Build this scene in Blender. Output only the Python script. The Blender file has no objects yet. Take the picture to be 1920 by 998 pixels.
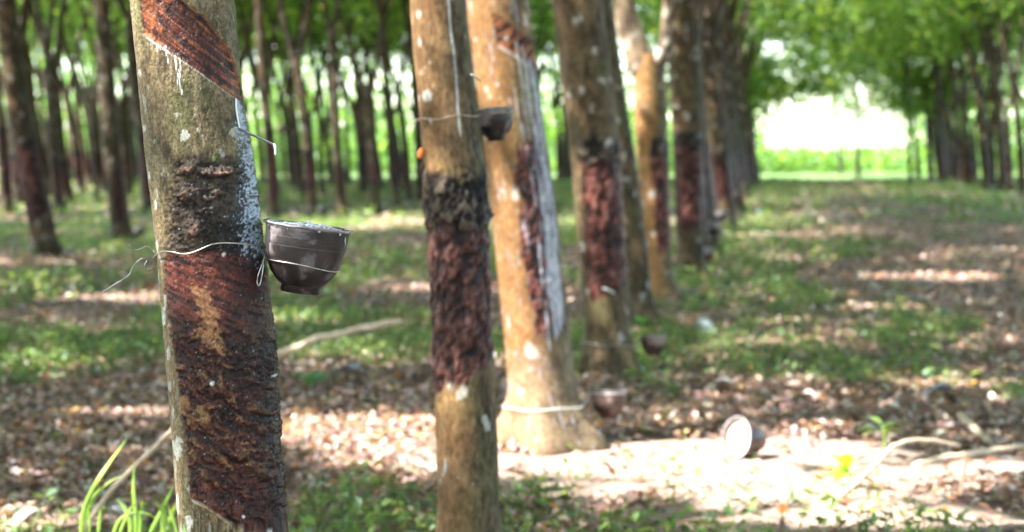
import bpy, math, random
import numpy as np
from mathutils import Vector, Matrix, Euler

# ------------------------------------------------------------------ camera, world, sun, exposure
scene = bpy.context.scene
col = scene.collection
FPX, CAM_H, HOR = 3386.0, 1.33, 290.0        # focal length in pixels of a 1920 wide frame, eye height, horizon row
PITCH = math.atan((499.0 - HOR) / FPX)
cam_d = bpy.data.cameras.new("camera")
cam = bpy.data.objects.new("camera", cam_d); col.objects.link(cam)
cam.location = (0, 0, CAM_H)
cam.rotation_euler = (math.pi / 2 - PITCH, 0, 0)
cam_d.sensor_width = 36.0
cam_d.lens = FPX / 1920 * 36
cam_d.clip_end = 6000; cam_d.clip_start = 0.05
cam_d.dof.use_dof = True
cam_d.dof.focus_distance = 3.09
cam_d.dof.aperture_fstop = 4.3
scene.camera = cam

SUN_EL = math.radians(52)
SUN_AZ = Vector((-1.0, -0.42, 0)).normalized()          # towards the sun, on the ground
SUNV = Vector((SUN_AZ.x * math.cos(SUN_EL), SUN_AZ.y * math.cos(SUN_EL), math.sin(SUN_EL)))
world = bpy.data.worlds.new("World"); scene.world = world; world.use_nodes = True
wn = world.node_tree; wn.nodes.clear()
sky = wn.nodes.new('ShaderNodeTexSky'); sky.sky_type = 'NISHITA'; sky.sun_disc = False
sky.sun_elevation = SUN_EL; sky.sun_rotation = math.atan2(SUNV.x, SUNV.y)
sky.dust_density = 1.0; sky.air_density = 1.0; sky.ozone_density = 1.0
bg = wn.nodes.new('ShaderNodeBackground'); bg.inputs['Strength'].default_value = 0.15
wo = wn.nodes.new('ShaderNodeOutputWorld')
wn.links.new(sky.outputs[0], bg.inputs[0]); wn.links.new(bg.outputs[0], wo.inputs[0])
sl = bpy.data.lights.new("sun", 'SUN'); sl.energy = 3.5; sl.angle = math.radians(0.5); sl.color = (1.0, 0.955, 0.90)
so = bpy.data.objects.new("sun", sl); col.objects.link(so)
so.rotation_euler = SUNV.to_track_quat('Z', 'Y').to_euler()
scene.view_settings.view_transform = 'Standard'; scene.view_settings.look = 'None'
scene.view_settings.gamma = 1.0; scene.view_settings.exposure = 2.95
scene.view_settings.use_curve_mapping = False
scene.cycles.max_bounces = 7; scene.cycles.diffuse_bounces = 4; scene.cycles.glossy_bounces = 2
scene.cycles.transmission_bounces = 5; scene.cycles.transparent_max_bounces = 8
scene.cycles.use_denoising = True
scene.cycles.sample_clamp_indirect = 8.0

# ------------------------------------------------------------------ helpers
R = np.random.default_rng(7); random.seed(7)
def at(px, py, Y):
    dx = (px - 960) / FPX; dy = -(py - 499) / FPX
    d = Vector((dx, math.cos(PITCH) + dy * math.sin(PITCH), -math.sin(PITCH) + dy * math.cos(PITCH)))
    return Vector((0, 0, CAM_H)) + d * (Y / d.y)
def on_ground(px, py):
    dx = (px - 960) / FPX; dy = -(py - 499) / FPX
    d = Vector((dx, math.cos(PITCH) + dy * math.sin(PITCH), -math.sin(PITCH) + dy * math.cos(PITCH)))
    p = Vector((0, 0, CAM_H)) + d * (-CAM_H / d.z)
    return p
def _hash(ix, iy, iz, seed):
    h = (ix * 374761393 + iy * 668265263 + iz * 2147483647 + seed * 1274126177) & 0xFFFFFFFF
    h = ((h ^ (h >> 13)) * 1274126177) & 0xFFFFFFFF
    h = (h ^ (h >> 16)) & 0xFFFFFFFF
    return h / 4294967295.0
def vn(x, y, z=0.0, seed=0):
    x, y, z = np.broadcast_arrays(np.asarray(x, float), np.asarray(y, float), np.asarray(z, float))
    xi, yi, zi = np.floor(x).astype(np.int64), np.floor(y).astype(np.int64), np.floor(z).astype(np.int64)
    fx, fy, fz = x - xi, y - yi, z - zi
    fx, fy, fz = [f * f * (3 - 2 * f) for f in (fx, fy, fz)]
    r = 0
    for dx in (0, 1):
        for dy in (0, 1):
            for dz in (0, 1):
                w = (fx if dx else 1 - fx) * (fy if dy else 1 - fy) * (fz if dz else 1 - fz)
                r = r + w * _hash(xi + dx, yi + dy, zi + dz, seed)
    return r
def fbm(x, y, z=0.0, seed=0, o=4):
    a, s, t = 1.0, 0.0, 0.0
    for k in range(o):
        s = s + a * vn(np.asarray(x) * 2**k, np.asarray(y) * 2**k, np.asarray(z) * 2**k, seed + k * 17); t += a; a *= 0.55
    return s / t
def ss(x, a, b):
    t = np.clip((x - a) / (b - a), 0, 1); return t * t * (3 - 2 * t)
def mesh_np(name, v, quads=None, tris=None, colr=None, smooth=False):
    me = bpy.data.meshes.new(name)
    v = np.asarray(v, np.float32)
    q = np.zeros((0, 4), np.int32) if quads is None else np.asarray(quads, np.int32)
    t = np.zeros((0, 3), np.int32) if tris is None else np.asarray(tris, np.int32)
    me.vertices.add(len(v)); me.vertices.foreach_set('co', v.ravel())
    me.loops.add(q.size + t.size); me.loops.foreach_set('vertex_index', np.concatenate([q.ravel(), t.ravel()]))
    me.polygons.add(len(q) + len(t))
    me.polygons.foreach_set('loop_start', np.concatenate([np.arange(len(q)) * 4, q.size + np.arange(len(t)) * 3]).astype(np.int32))
    if smooth: me.polygons.foreach_set('use_smooth', np.ones(len(q) + len(t), bool))
    me.update(calc_edges=True)
    if colr is not None:
        ca = me.color_attributes.new('Col', 'FLOAT_COLOR', 'POINT')
        c4 = np.ones((len(v), 4), np.float32); c4[:, :colr.shape[1]] = colr
        ca.data.foreach_set('color', c4.ravel())
    me.validate()
    return me
def link(name, me, mat, parent=None):
    o = bpy.data.objects.new(name, me); col.objects.link(o)
    if mat and not me.materials: me.materials.append(mat)
    if parent: o.parent = parent
    return o
def empty(name, loc, rot=(0, 0, 0)):
    o = bpy.data.objects.new(name, None); col.objects.link(o); o.location = loc; o.rotation_euler = rot
    o.empty_display_size = 0.2; return o
def tag(o, label=None, cat=None, group=None, kind=None):
    if label: o['label'] = label
    if cat: o['category'] = cat
    if group: o['group'] = group
    if kind: o['kind'] = kind
    return o
def copy_tree(o):
    c = o.copy(); col.objects.link(c)
    for ch in list(o.children):
        d = ch.copy(); col.objects.link(d); d.parent = c
        for g in ch.children:
            e = g.copy(); col.objects.link(e); e.parent = d
    return c
def grid_faces(nz, nt, closed=True):
    i = np.arange(nz - 1)[:, None]; j = np.arange(nt if closed else nt - 1)[None, :]
    a = i * nt + j; b = i * nt + (j + 1) % nt
    return np.stack([a, b, b + nt, a + nt], -1).reshape(-1, 4)
def tube_np(pts, rad, n=8, closed=False, taper_tip=True):
    """mesh arrays of a tube along pts"""
    pts = [Vector(p) for p in pts]; m = len(pts)
    if not hasattr(rad, '__len__'): rad = [rad] * m
    V = []; up = Vector((0, 0, 1))
    t0 = (pts[1] - pts[0]).normalized()
    if abs(t0.dot(up)) > 0.9: up = Vector((0, 1, 0))
    x = t0.cross(up).normalized()
    for i, p in enumerate(pts):
        if closed: t = (pts[(i + 1) % m] - pts[i - 1]).normalized()
        else: t = (pts[min(i + 1, m - 1)] - pts[max(i - 1, 0)]).normalized()
        x = (x - t * x.dot(t)).normalized(); y = t.cross(x)
        for k in range(n):
            a = 2 * math.pi * k / n
            V.append(p + (x * math.cos(a) + y * math.sin(a)) * rad[i])
    F = [tuple(int(v) for v in f) for f in grid_faces(m, n)]
    if closed:
        F += [((m - 1) * n + k, (m - 1) * n + (k + 1) % n, (k + 1) % n, k) for k in range(n)]
    tr = []
    if not closed:
        V.append(pts[0]); V.append(pts[-1]); a, b = len(V) - 2, len(V) - 1
        tr = [(a, (k + 1) % n, k) for k in range(n)] + [(b, (m - 1) * n + k, (m - 1) * n + (k + 1) % n) for k in range(n)]
    return np.array([tuple(v) for v in V]), np.array(F), (np.array(tr) if tr else np.zeros((0, 3), int))
def spline(pts, n=6):
    pts = [Vector(p) for p in pts]; out = []
    P = [pts[0] * 2 - pts[1]] + pts + [pts[-1] * 2 - pts[-2]]
    for i in range(1, len(P) - 2):
        for k in range(n):
            t = k / n; a, b, c, d = P[i - 1], P[i], P[i + 1], P[i + 2]
            out.append(0.5 * ((2 * b) + (c - a) * t + (2 * a - 5 * b + 4 * c - d) * t * t + (3 * b - a - 3 * c + d) * t**3))
    out.append(pts[-1]); return out
def tube_obj(name, pts, rad, mat, parent=None, n=8, closed=False):
    v, q, t = tube_np(pts, rad, n, closed)
    return link(name, mesh_np(name, v, q, t, smooth=True), mat, parent)

# ------------------------------------------------------------------ materials
def mat_new(name):
    m = bpy.data.materials.new(name); m.use_nodes = True
    nt = m.node_tree; b = nt.nodes['Principled BSDF']; return m, nt, b
def N(nt, t, **kw):
    n = nt.nodes.new(t)
    for k, v in kw.items():
        if k in n.inputs: n.inputs[k].default_value = v
        else: setattr(n, k, v)
    return n
def bark_mat(name, bump=0.35, scale=260, rough=0.62, spec=0.35):
    m, nt, b = mat_new(name)
    at_ = N(nt, 'ShaderNodeAttribute', attribute_name='Col')
    tc = N(nt, 'ShaderNodeTexCoord')
    mp = N(nt, 'ShaderNodeMapping'); mp.inputs['Scale'].default_value = (1, 1, 0.55)
    n1 = N(nt, 'ShaderNodeTexNoise', Scale=scale, Detail=4.0, Roughness=0.65)
    n2 = N(nt, 'ShaderNodeTexNoise', Scale=scale * 0.22, Detail=5.0, Roughness=0.6)
    L = nt.links.new
    L(tc.outputs['Object'], mp.inputs[0]); L(mp.outputs[0], n1.inputs['Vector']); L(tc.outputs['Object'], n2.inputs['Vector'])
    mr = N(nt, 'ShaderNodeMapRange'); mr.inputs['From Min'].default_value = .3; mr.inputs['From Max'].default_value = .7
    mr.inputs['To Min'].default_value = .5; mr.inputs['To Max'].default_value = 1.5
    L(n1.outputs['Fac'], mr.inputs['Value'])
    mr2 = N(nt, 'ShaderNodeMapRange'); mr2.inputs['From Min'].default_value = .3; mr2.inputs['From Max'].default_value = .7
    mr2.inputs['To Min'].default_value = .72; mr2.inputs['To Max'].default_value = 1.28
    L(n2.outputs['Fac'], mr2.inputs['Value'])
    mu = N(nt, 'ShaderNodeMath', operation='MULTIPLY'); L(mr.outputs[0], mu.inputs[0]); L(mr2.outputs[0], mu.inputs[1])
    vm = N(nt, 'ShaderNodeVectorMath', operation='SCALE'); L(at_.outputs['Color'], vm.inputs[0]); L(mu.outputs[0], vm.inputs['Scale'])
    L(vm.outputs[0], b.inputs['Base Color'])
    rr = N(nt, 'ShaderNodeMapRange'); rr.inputs['To Min'].default_value = rough + .12; rr.inputs['To Max'].default_value = rough - .3
    L(n2.outputs['Fac'], rr.inputs['Value'])
    # alpha of the colour attribute carries wetness
    wt = N(nt, 'ShaderNodeMath', operation='MULTIPLY_ADD'); wt.inputs[1].default_value = -0.33; 
    L(at_.outputs['Alpha'], wt.inputs[0]); L(rr.outputs[0], wt.inputs[2]); L(wt.outputs[0], b.inputs['Roughness'])
    b.inputs['Specular IOR Level'].default_value = spec
    bp = N(nt, 'ShaderNodeBump', Strength=bump, Distance=0.004)
    ad = N(nt, 'ShaderNodeMath', operation='ADD'); L(n1.outputs['Fac'], ad.inputs[0]); L(n2.outputs['Fac'], ad.inputs[1])
    L(ad.outputs[0], bp.inputs['Height']); L(bp.outputs[0], b.inputs['Normal'])
    return m
M_BARK = bark_mat('hero_bark', .8, 240, .66, .2)
M_BARK2 = bark_mat('bark', .45, 70, .78, .14)
def leaf_mat(name, trans=0.45, rough=.5):
    m, nt, b = mat_new(name)
    a = N(nt, 'ShaderNodeAttribute', attribute_name='Col'); L = nt.links.new
    L(a.outputs['Color'], b.inputs['Base Color']); b.inputs['Roughness'].default_value = rough
    tr = N(nt, 'ShaderNodeBsdfTranslucent')
    hs = N(nt, 'ShaderNodeVectorMath', operation='MULTIPLY'); hs.inputs[1].default_value = (2.8, 2.5, 1.0)
    L(a.outputs['Color'], hs.inputs[0]); L(hs.outputs[0], tr.inputs['Color'])
    mx = N(nt, 'ShaderNodeMixShader'); mx.inputs[0].default_value = trans
    L(b.outputs[0], mx.inputs[1]); L(tr.outputs[0], mx.inputs[2]); L(mx.outputs[0], nt.nodes['Material Output'].inputs[0])
    return m
M_LEAF = leaf_mat('tree_leaves', .45)
M_HERB = leaf_mat('herb_leaves', .35)
M_LITTER = leaf_mat('dry_leaves', .12, .55)
def simple(name, c, rough=.6, metal=0, noise=None, ns=40, bump=0, spec=.5):
    m, nt, b = mat_new(name); L = nt.links.new
    b.inputs['Roughness'].default_value = rough; b.inputs['Metallic'].default_value = metal
    b.inputs['Specular IOR Level'].default_value = spec
    tc = N(nt, 'ShaderNodeTexCoord'); n = N(nt, 'ShaderNodeTexNoise', Scale=ns, Detail=6.0, Roughness=.62)
    L(tc.outputs['Object'], n.inputs['Vector'])
    cr = N(nt, 'ShaderNodeValToRGB'); cr.color_ramp.elements[0].position = .36; cr.color_ramp.elements[1].position = .66
    cr.color_ramp.elements[0].color = (*c, 1); cr.color_ramp.elements[1].color = (*(noise or [x * 1.5 for x in c]), 1)
    L(n.outputs['Fac'], cr.inputs[0]); L(cr.outputs[0], b.inputs['Base Color'])
    if bump:
        bp = N(nt, 'ShaderNodeBump', Strength=bump, Distance=.003); L(n.outputs['Fac'], bp.inputs['Height']); L(bp.outputs[0], b.inputs['Normal'])
    return m
M_WIRE = simple('steel_wire', (.25, .23, .2), .35, .8, (.5, .48, .45), 60)
M_RUSTWIRE = simple('old_wire', (.3, .2, .14), .55, .5, (.6, .5, .42), 30)
M_SPOUT = simple('tin_spout', (.3, .31, .33), .35, .9, (.6, .62, .65), 90)
M_LATEX = simple('white_latex', (.72, .72, .68), .3, 0, (.85, .85, .82), 30)
M_WETLATEX = simple('latex_scum', (.02, .028, .038), .2, 0, (.36, .42, .50), 170, .9)
M_CRUMB = simple('dried_latex', (.22, .21, .20), .5, 0, (.55, .54, .52), 300)
M_RIM = simple('cup_lip', (.10, .09, .09), .4, 0, (.36, .33, .33), 70, .5)  # lip coloured paler than the body, as if catching the light
M_STICK = simple('dry_stick', (.40, .30, .20), .7, 0, (.62, .50, .37), 25, .3)
M_BLADE = simple('green_blade', (.14, .28, .025), .5, 0, (.36, .48, .07), 9)
M_ORANGE = simple('orange_resin', (.75, .13, .02), .4, 0, (.9, .2, .03), 60)

# dark cup: brown black plastic, with dusty scuffs and scratch rings
def cup_mat(name, dark, mid, pale):
    m, nt, b = mat_new(name); L = nt.links.new
    tc = N(nt, 'ShaderNodeTexCoord')
    n = N(nt, 'ShaderNodeTexNoise', Scale=16.0, Detail=7.0, Roughness=.65, Distortion=.6); L(tc.outputs['Object'], n.inputs['Vector'])
    cr = N(nt, 'ShaderNodeValToRGB'); e = cr.color_ramp.elements
    sx = N(nt, 'ShaderNodeSeparateXYZ'); L(tc.outputs['Object'], sx.inputs[0])
    du = N(nt, 'ShaderNodeMapRange'); du.inputs['From Min'].default_value = -.028; du.inputs['From Max'].default_value = -.066
    du.inputs['To Min'].default_value = 0; du.inputs['To Max'].default_value = .27; L(sx.outputs[0], du.inputs['Value'])
    dz = N(nt, 'ShaderNodeMapRange'); dz.inputs['From Min'].default_value = .045; dz.inputs['From Max'].default_value = .065; L(sx.outputs[2], dz.inputs['Value'])
    dm = N(nt, 'ShaderNodeMath', operation='MULTIPLY_ADD'); L(du.outputs[0], dm.inputs[0]); L(dz.outputs[0], dm.inputs[1]); L(n.outputs['Fac'], dm.inputs[2])
    e[0].position = .42; e[0].color = (*dark, 1); e[1].position = .78; e[1].color = (*pale, 1)
    k = e.new(.55); k.color = (*mid, 1)
    L(dm.outputs[0], cr.inputs[0])
    mp = N(nt, 'ShaderNodeMapping'); mp.inputs['Scale'].default_value = (2, 2, 330); L(tc.outputs['Object'], mp.inputs[0])
    n2 = N(nt, 'ShaderNodeTexNoise', Scale=1.0, Detail=2.0); L(mp.outputs[0], n2.inputs['Vector'])
    r2 = N(nt, 'ShaderNodeValToRGB'); r2.color_ramp.elements[0].position = .62; r2.color_ramp.elements[1].position = .74
    r2.color_ramp.elements[0].color = (0, 0, 0, 1); r2.color_ramp.elements[1].color = (.10, .085, .08, 1)
    L(n2.outputs['Fac'], r2.inputs[0])
    ad = N(nt, 'ShaderNodeVectorMath', operation='ADD'); L(cr.outputs[0], ad.inputs[0]); L(r2.outputs[0], ad.inputs[1])
    L(ad.outputs[0], b.inputs['Base Color'])
    rr = N(nt, 'ShaderNodeMapRange'); rr.inputs['To Min'].default_value = .22; rr.inputs['To Max'].default_value = .6
    L(n.outputs['Fac'], rr.inputs['Value']); L(rr.outputs[0], b.inputs['Roughness'])
    bp = N(nt, 'ShaderNodeBump', Strength=.25, Distance=.001); L(n2.outputs['Fac'], bp.inputs['Height']); L(bp.outputs[0], b.inputs['Normal'])
    return m
M_CUP = cup_mat('cup_plastic', (.009, .007, .007), (.028, .020, .019), (.28, .235, .235))
M_CUPRED = cup_mat('cup_clay', (.028, .015, .012), (.075, .040, .032), (.20, .13, .11))

# ------------------------------------------------------------------ ground
def gz(x, y):
    x = np.asarray(x, float); y = np.asarray(y, float)
    return (fbm(x * .45, y * .45, 0, 3, 3) - .5) * .10
def green_mask(x, y):
    """where herbs grow: along the tree rows and on the left, hardly any in the middle of the lane"""
    n = fbm(x * .9 + 5, y * .42, 0, 21, 4)
    row = x - (-.98 + .145 * y)                 # metres right of the tapped row
    b = np.where(row < -1.2, .055, 0) + .05 * np.exp(-((row - .8) / 1.3) ** 2) - .15 * np.exp(-((row - 3.6) / 1.9) ** 2)
    b = b - .15 * np.exp(-((y - 7.6) / .9) ** 2)
    b = b + .02 * ss(y, 16, 26) - .055 * ((y < 10.5) & (x < -.9)) + .04 * ss(y, 45, 80) - .07 * ss(-y, -7.6, -7.0) * ss(x, .6, 1.2) - .02 * ss(-y, -7.6, -7.0)
    return ss(n + b, .475, .56)
def build_ground():
    ys = np.concatenate([np.linspace(-60, 2, 12), np.arange(2.5, 30, .14), np.arange(30, 110, .8), [115, 125, 140, 160, 190, 240, 320, 450, 700, 1200, 2500]])
    xs = np.concatenate([[-2500, -900, -350, -160, -90], np.arange(-60, -9, 1.2), np.arange(-9, 9, .14), np.arange(9, 60, 1.2), [90, 160, 350, 900, 2500]])
    X, Y = np.meshgrid(xs, ys); Z = gz(X, Y)
    near = (np.abs(X) < 14) & (Y < 34)
    Z = Z + near * (fbm(X * 6, Y * 6, 0, 9, 3) - .5) * .035
    Z = np.where((Y > 120) | (np.abs(X) > 65), -.03, Z)
    v = np.stack([X, Y, Z], -1).reshape(-1, 3)
    bc_ = sun_patch(v[:, 0], v[:, 1]); me = mesh_np('ground', v, grid_faces(len(ys), len(xs), False), colr=np.stack([bc_] * 3, -1), smooth=True)
    m, nt, b = mat_new('soil'); L = nt.links.new
    tc = N(nt, 'ShaderNodeTexCoord')
    n1 = N(nt, 'ShaderNodeTexNoise', Scale=9.0, Detail=8.0, Roughness=.7); L(tc.outputs['Object'], n1.inputs['Vector'])
    cr = N(nt, 'ShaderNodeValToRGB'); e = cr.color_ramp.elements
    e[0].position = .34; e[0].color = (.08, .052, .042, 1); e[1].position = .7; e[1].color = (.44, .31, .26, 1)
    k = e.new(.5); k.color = (.25, .165, .13, 1); L(n1.outputs['Fac'], cr.inputs[0])
    vor = N(nt, 'ShaderNodeTexVoronoi', Scale=16.0, Randomness=1.0); L(tc.outputs['Object'], vor.inputs['Vector'])
    mxv = N(nt, 'ShaderNodeMix', data_type='RGBA', blend_type='MULTIPLY'); mxv.inputs[0].default_value = .45
    L(cr.outputs[0], mxv.inputs[6]); L(vor.outputs['Color'], mxv.inputs[7])
    n2 = N(nt, 'ShaderNodeTexNoise', Scale=1.0, Detail=6.0, Roughness=.6)
    mp = N(nt, 'ShaderNodeMapping'); mp.inputs['Scale'].default_value = (.6, .3, 1); L(tc.outputs['Object'], mp.inputs[0]); L(mp.outputs[0], n2.inputs['Vector'])
    sx = N(nt, 'ShaderNodeSeparateXYZ'); L(tc.outputs['Object'], sx.inputs[0])
    far = N(nt, 'ShaderNodeMapRange'); far.inputs['From Min'].default_value = 25; far.inputs['From Max'].default_value = 92
    far.inputs['To Min'].default_value = -.06; far.inputs['To Max'].default_value = .33; L(sx.outputs[1], far.inputs['Value'])
    sm = N(nt, 'ShaderNodeMath', operation='ADD'); L(n2.outputs['Fac'], sm.inputs[0]); L(far.outputs[0], sm.inputs[1])
    gr = N(nt, 'ShaderNodeValToRGB'); gr.color_ramp.elements[0].position = .5; gr.color_ramp.elements[1].position = .62
    L(sm.outputs[0], gr.inputs[0])
    gc = N(nt, 'ShaderNodeValToRGB'); gc.color_ramp.elements[0].position = .3; gc.color_ramp.elements[1].position = .7
    gc.color_ramp.elements[0].color = (.055, .10, .022, 1); gc.color_ramp.elements[1].color = (.15, .25, .04, 1); L(n1.outputs['Fac'], gc.inputs[0])
    mx = N(nt, 'ShaderNodeMix', data_type='RGBA'); L(gr.outputs[0], mx.inputs[0]); L(mxv.outputs[2], mx.inputs[6]); L(gc.outputs[0], mx.inputs[7])
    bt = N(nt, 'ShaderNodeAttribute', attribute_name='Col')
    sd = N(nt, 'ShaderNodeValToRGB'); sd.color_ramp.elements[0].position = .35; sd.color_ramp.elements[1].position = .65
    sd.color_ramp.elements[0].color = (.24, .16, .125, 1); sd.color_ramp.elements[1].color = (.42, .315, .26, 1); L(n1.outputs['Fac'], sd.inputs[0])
    mb = N(nt, 'ShaderNodeMix', data_type='RGBA'); L(bt.outputs['Fac'], mb.inputs[0]); L(mx.outputs[2], mb.inputs[6]); L(sd.outputs[0], mb.inputs[7])  # paler soil colour adds to the brightness of the sun patch
    L(mb.outputs[2], b.inputs['Base Color']); b.inputs['Roughness'].default_value = .9
    bp = N(nt, 'ShaderNodeBump', Strength=.8, Distance=.03); L(n1.outputs['Fac'], bp.inputs['Height']); L(bp.outputs[0], b.inputs['Normal'])
    tag(link('ground', me, m), kind='structure')
def leaves_np(P, size, aspect, colr, tilt, fold=.25, Rg=R, dirs=None):
    """diamond leaves, each two triangles folded at the midrib. P (n,3)"""
    n = len(P)
    yaw = Rg.uniform(0, 2 * np.pi, n)
    a = np.stack([np.cos(yaw), np.sin(yaw), np.zeros(n)], -1)
    b = np.stack([-np.sin(yaw), np.cos(yaw), np.zeros(n)], -1)
    t1 = Rg.normal(0, tilt, n); t2 = Rg.normal(0, tilt, n)
    z = np.array([0, 0, 1.0])
    A = a * np.cos(t1)[:, None] + z * np.sin(t1)[:, None]
    B = b * np.cos(t2)[:, None] + z * np.sin(t2)[:, None]
    Nn = np.cross(A, B); Nn /= np.linalg.norm(Nn, axis=1)[:, None]
    s = size[:, None] if hasattr(size, '__len__') else np.full((n, 1), size)
    w = s * aspect * .5
    base = P - A * s * .5; tip = P + A * s * .5 - Nn * s * .12
    l = P - B * w + Nn * s * fold * aspect - A * s * .06; r = P + B * w + Nn * s * fold * aspect - A * s * .06
    V = np.stack([base, l, tip, r], 1).reshape(-1, 3)
    i = np.arange(n)[:, None] * 4
    T = np.concatenate([i + [0, 2, 1], i + [0, 3, 2]], 0)
    return V, T, np.repeat(colr, 4, 0)
def pal(n, cols, wts, var=.25, Rg=R):
    cols = np.array(cols, float); k = Rg.choice(len(cols), n, p=np.array(wts) / sum(wts))
    return np.clip(cols[k] * Rg.uniform(1 - var, 1 + var, (n, 1)) * Rg.uniform(.9, 1.1, (n, 3)), 0.003, .85)
LITTER = [(.38, .26, .22), (.29, .175, .145), (.48, .37, .31), (.12, .075, .06), (.36, .32, .32), (.50, .20, .06), (.50, .38, .17), (.56, .50, .46)]
LW = [5, 5, 3.2, 3.5, 1.8, .45, .35, .9]
def wedge(n, y0, y1, pad=1.12):
    """points in the ground the lens sees between two distances, uniform over the ground"""
    y = np.sqrt(R.uniform(y0**2, y1**2, n)); x = R.uniform(-1, 1, n) * y * 960 / FPX * pad
    return x, y
def sun_patch(x, y):
    """sun patch by the third tree: soil painted paler, litter thinned, to brighten it"""
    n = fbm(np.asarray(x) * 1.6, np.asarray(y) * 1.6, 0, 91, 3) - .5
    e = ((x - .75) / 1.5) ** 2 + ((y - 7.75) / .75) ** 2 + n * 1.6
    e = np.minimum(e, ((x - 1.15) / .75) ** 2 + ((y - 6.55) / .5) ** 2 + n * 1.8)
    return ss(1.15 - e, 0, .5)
build_ground()
def scatter_litter():
    Vs, Ts, Cs = [], [], []; off = 0
    for n, y0, y1, s0, s1 in ((60000, 5.2, 15, .025, .075), (45000, 15, 34, .05, .10), (26000, 34, 95, .10, .22)):
        x, y = wedge(n, y0, y1); keep = R.uniform(0, 1, n) > np.maximum(.5 * green_mask(x, y), .90 * sun_patch(x, y)); x, y = x[keep], y[keep]
        s = R.uniform(s0, s1, len(x))
        P = np.stack([x, y, gz(x, y) + R.uniform(.005, .04, len(x))], -1)
        tw = R.uniform(0, 1, len(x)) < .035; asp = np.where(tw, .06, .55)[:, None]; s = np.where(tw, s * 3.6, s)
        V, T, C = leaves_np(P, s, asp, pal(len(x), LITTER, LW), np.where(tw, .12, .4))
        Vs.append(V); Ts.append(T + off); Cs.append(C); off += len(V)
    me = mesh_np('leaf_litter', np.concatenate(Vs), tris=np.concatenate(Ts), colr=np.concatenate(Cs))
    tag(link('leaf_litter', me, M_LITTER), 'pinkish brown dry fallen leaves scattered over the plantation floor', 'fallen leaves', kind='stuff')
scatter_litter()
GREEN = [(.09, .16, .055), (.135, .215, .075), (.06, .11, .05), (.19, .26, .08), (.11, .18, .11)]
def scatter_herbs():
    Vs, Ts, Cs = [], [], []; off = 0
    for n, y0, y1, s0, s1, h in ((70000, 5.2, 15, .025, .065, .09), (90000, 15, 36, .04, .09, .10), (60000, 36, 98, .09, .2, .14)):
        x, y = wedge(n, y0, y1); g = green_mask(x, y)
        # grow in small clumps
        cl = ss(fbm(x * 5, y * 5, 0, 77, 2), .42, .62)
        keep = R.uniform(0, 1, n) < g * (.25 + .75 * cl) * (1 - .75 * sun_patch(x, y)); x, y, cl = x[keep], y[keep], cl[keep]
        P = np.stack([x, y, gz(x, y) + .01 + R.uniform(0, 1, len(x)) ** 1.5 * h * (.3 + cl)], -1)
        V, T, C = leaves_np(P, R.uniform(s0, s1, len(x)), .55, pal(len(x), GREEN, [4, 4, 3, 2, 2]), .45)
        Vs.append(V); Ts.append(T + off); Cs.append(C); off += len(V)
        # grass blades
        k = R.choice(len(x), len(x) // 5); bx, by = x[k] + R.normal(0, .05, len(k)), y[k] + R.normal(0, .05, len(k))
        hh = R.uniform(.5, 1.6, len(k)) * h * 1.4; w = s0 * .16; yaw = R.uniform(0, 6.28, len(k))
        b0 = np.stack([bx - w * np.cos(yaw), by - w * np.sin(yaw), gz(bx, by)], -1); b1 = np.stack([bx + w * np.cos(yaw), by + w * np.sin(yaw), gz(bx, by)], -1)
        tp = np.stack([bx + R.normal(0, .4, len(k)) * hh, by + R.normal(0, .4, len(k)) * hh, gz(bx, by) + hh], -1)
        V = np.stack([b0, b1, tp], 1).reshape(-1, 3); T = np.arange(len(V)).reshape(-1, 3)
        C = np.repeat(pal(len(k), GREEN, [2, 4, 1, 4, 1]), 3, 0)
        Vs.append(V); Ts.append(T + off); Cs.append(C); off += len(V)
    me = mesh_np('ground_cover', np.concatenate(Vs), tris=np.concatenate(Ts), colr=np.concatenate(Cs))
    tag(link('ground_cover', me, M_HERB), 'low green weeds and grass growing in patches between the trees', 'ground cover', kind='stuff')
scatter_herbs()

# ------------------------------------------------------------------ trunks
def mixc(a, b, t):
    t = np.asarray(t)[..., None]; return a * (1 - t) + np.asarray(b) * t
def trunk_mesh(name, zs, cxf, rf, ys, nth, fn):
    """grid round the axis. cxf, rf: centre x and radius at height; fn(U,z,x,y) -> (displacement, colour, wet)
    U = angle from the side that faces the path's start (-Y), positive to the right"""
    zs = np.asarray(zs, float); U = np.linspace(-np.pi, np.pi, nth, endpoint=False)
    UU, ZZ = np.meshgrid(U, zs)
    cx = cxf(ZZ); r = rf(ZZ)
    d, c, w = fn(UU, ZZ, r)
    rr = r + d
    X = cx + rr * np.sin(UU); Y = ys(ZZ) - rr * np.cos(UU)
    v = np.stack([X, Y, ZZ], -1).reshape(-1, 3)
    c4 = np.concatenate([c, w[..., None]], -1).reshape(-1, 4)
    q = grid_faces(len(zs), nth)
    return mesh_np(name, v, q, colr=np.clip(c4, 0, 1), smooth=True)

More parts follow.
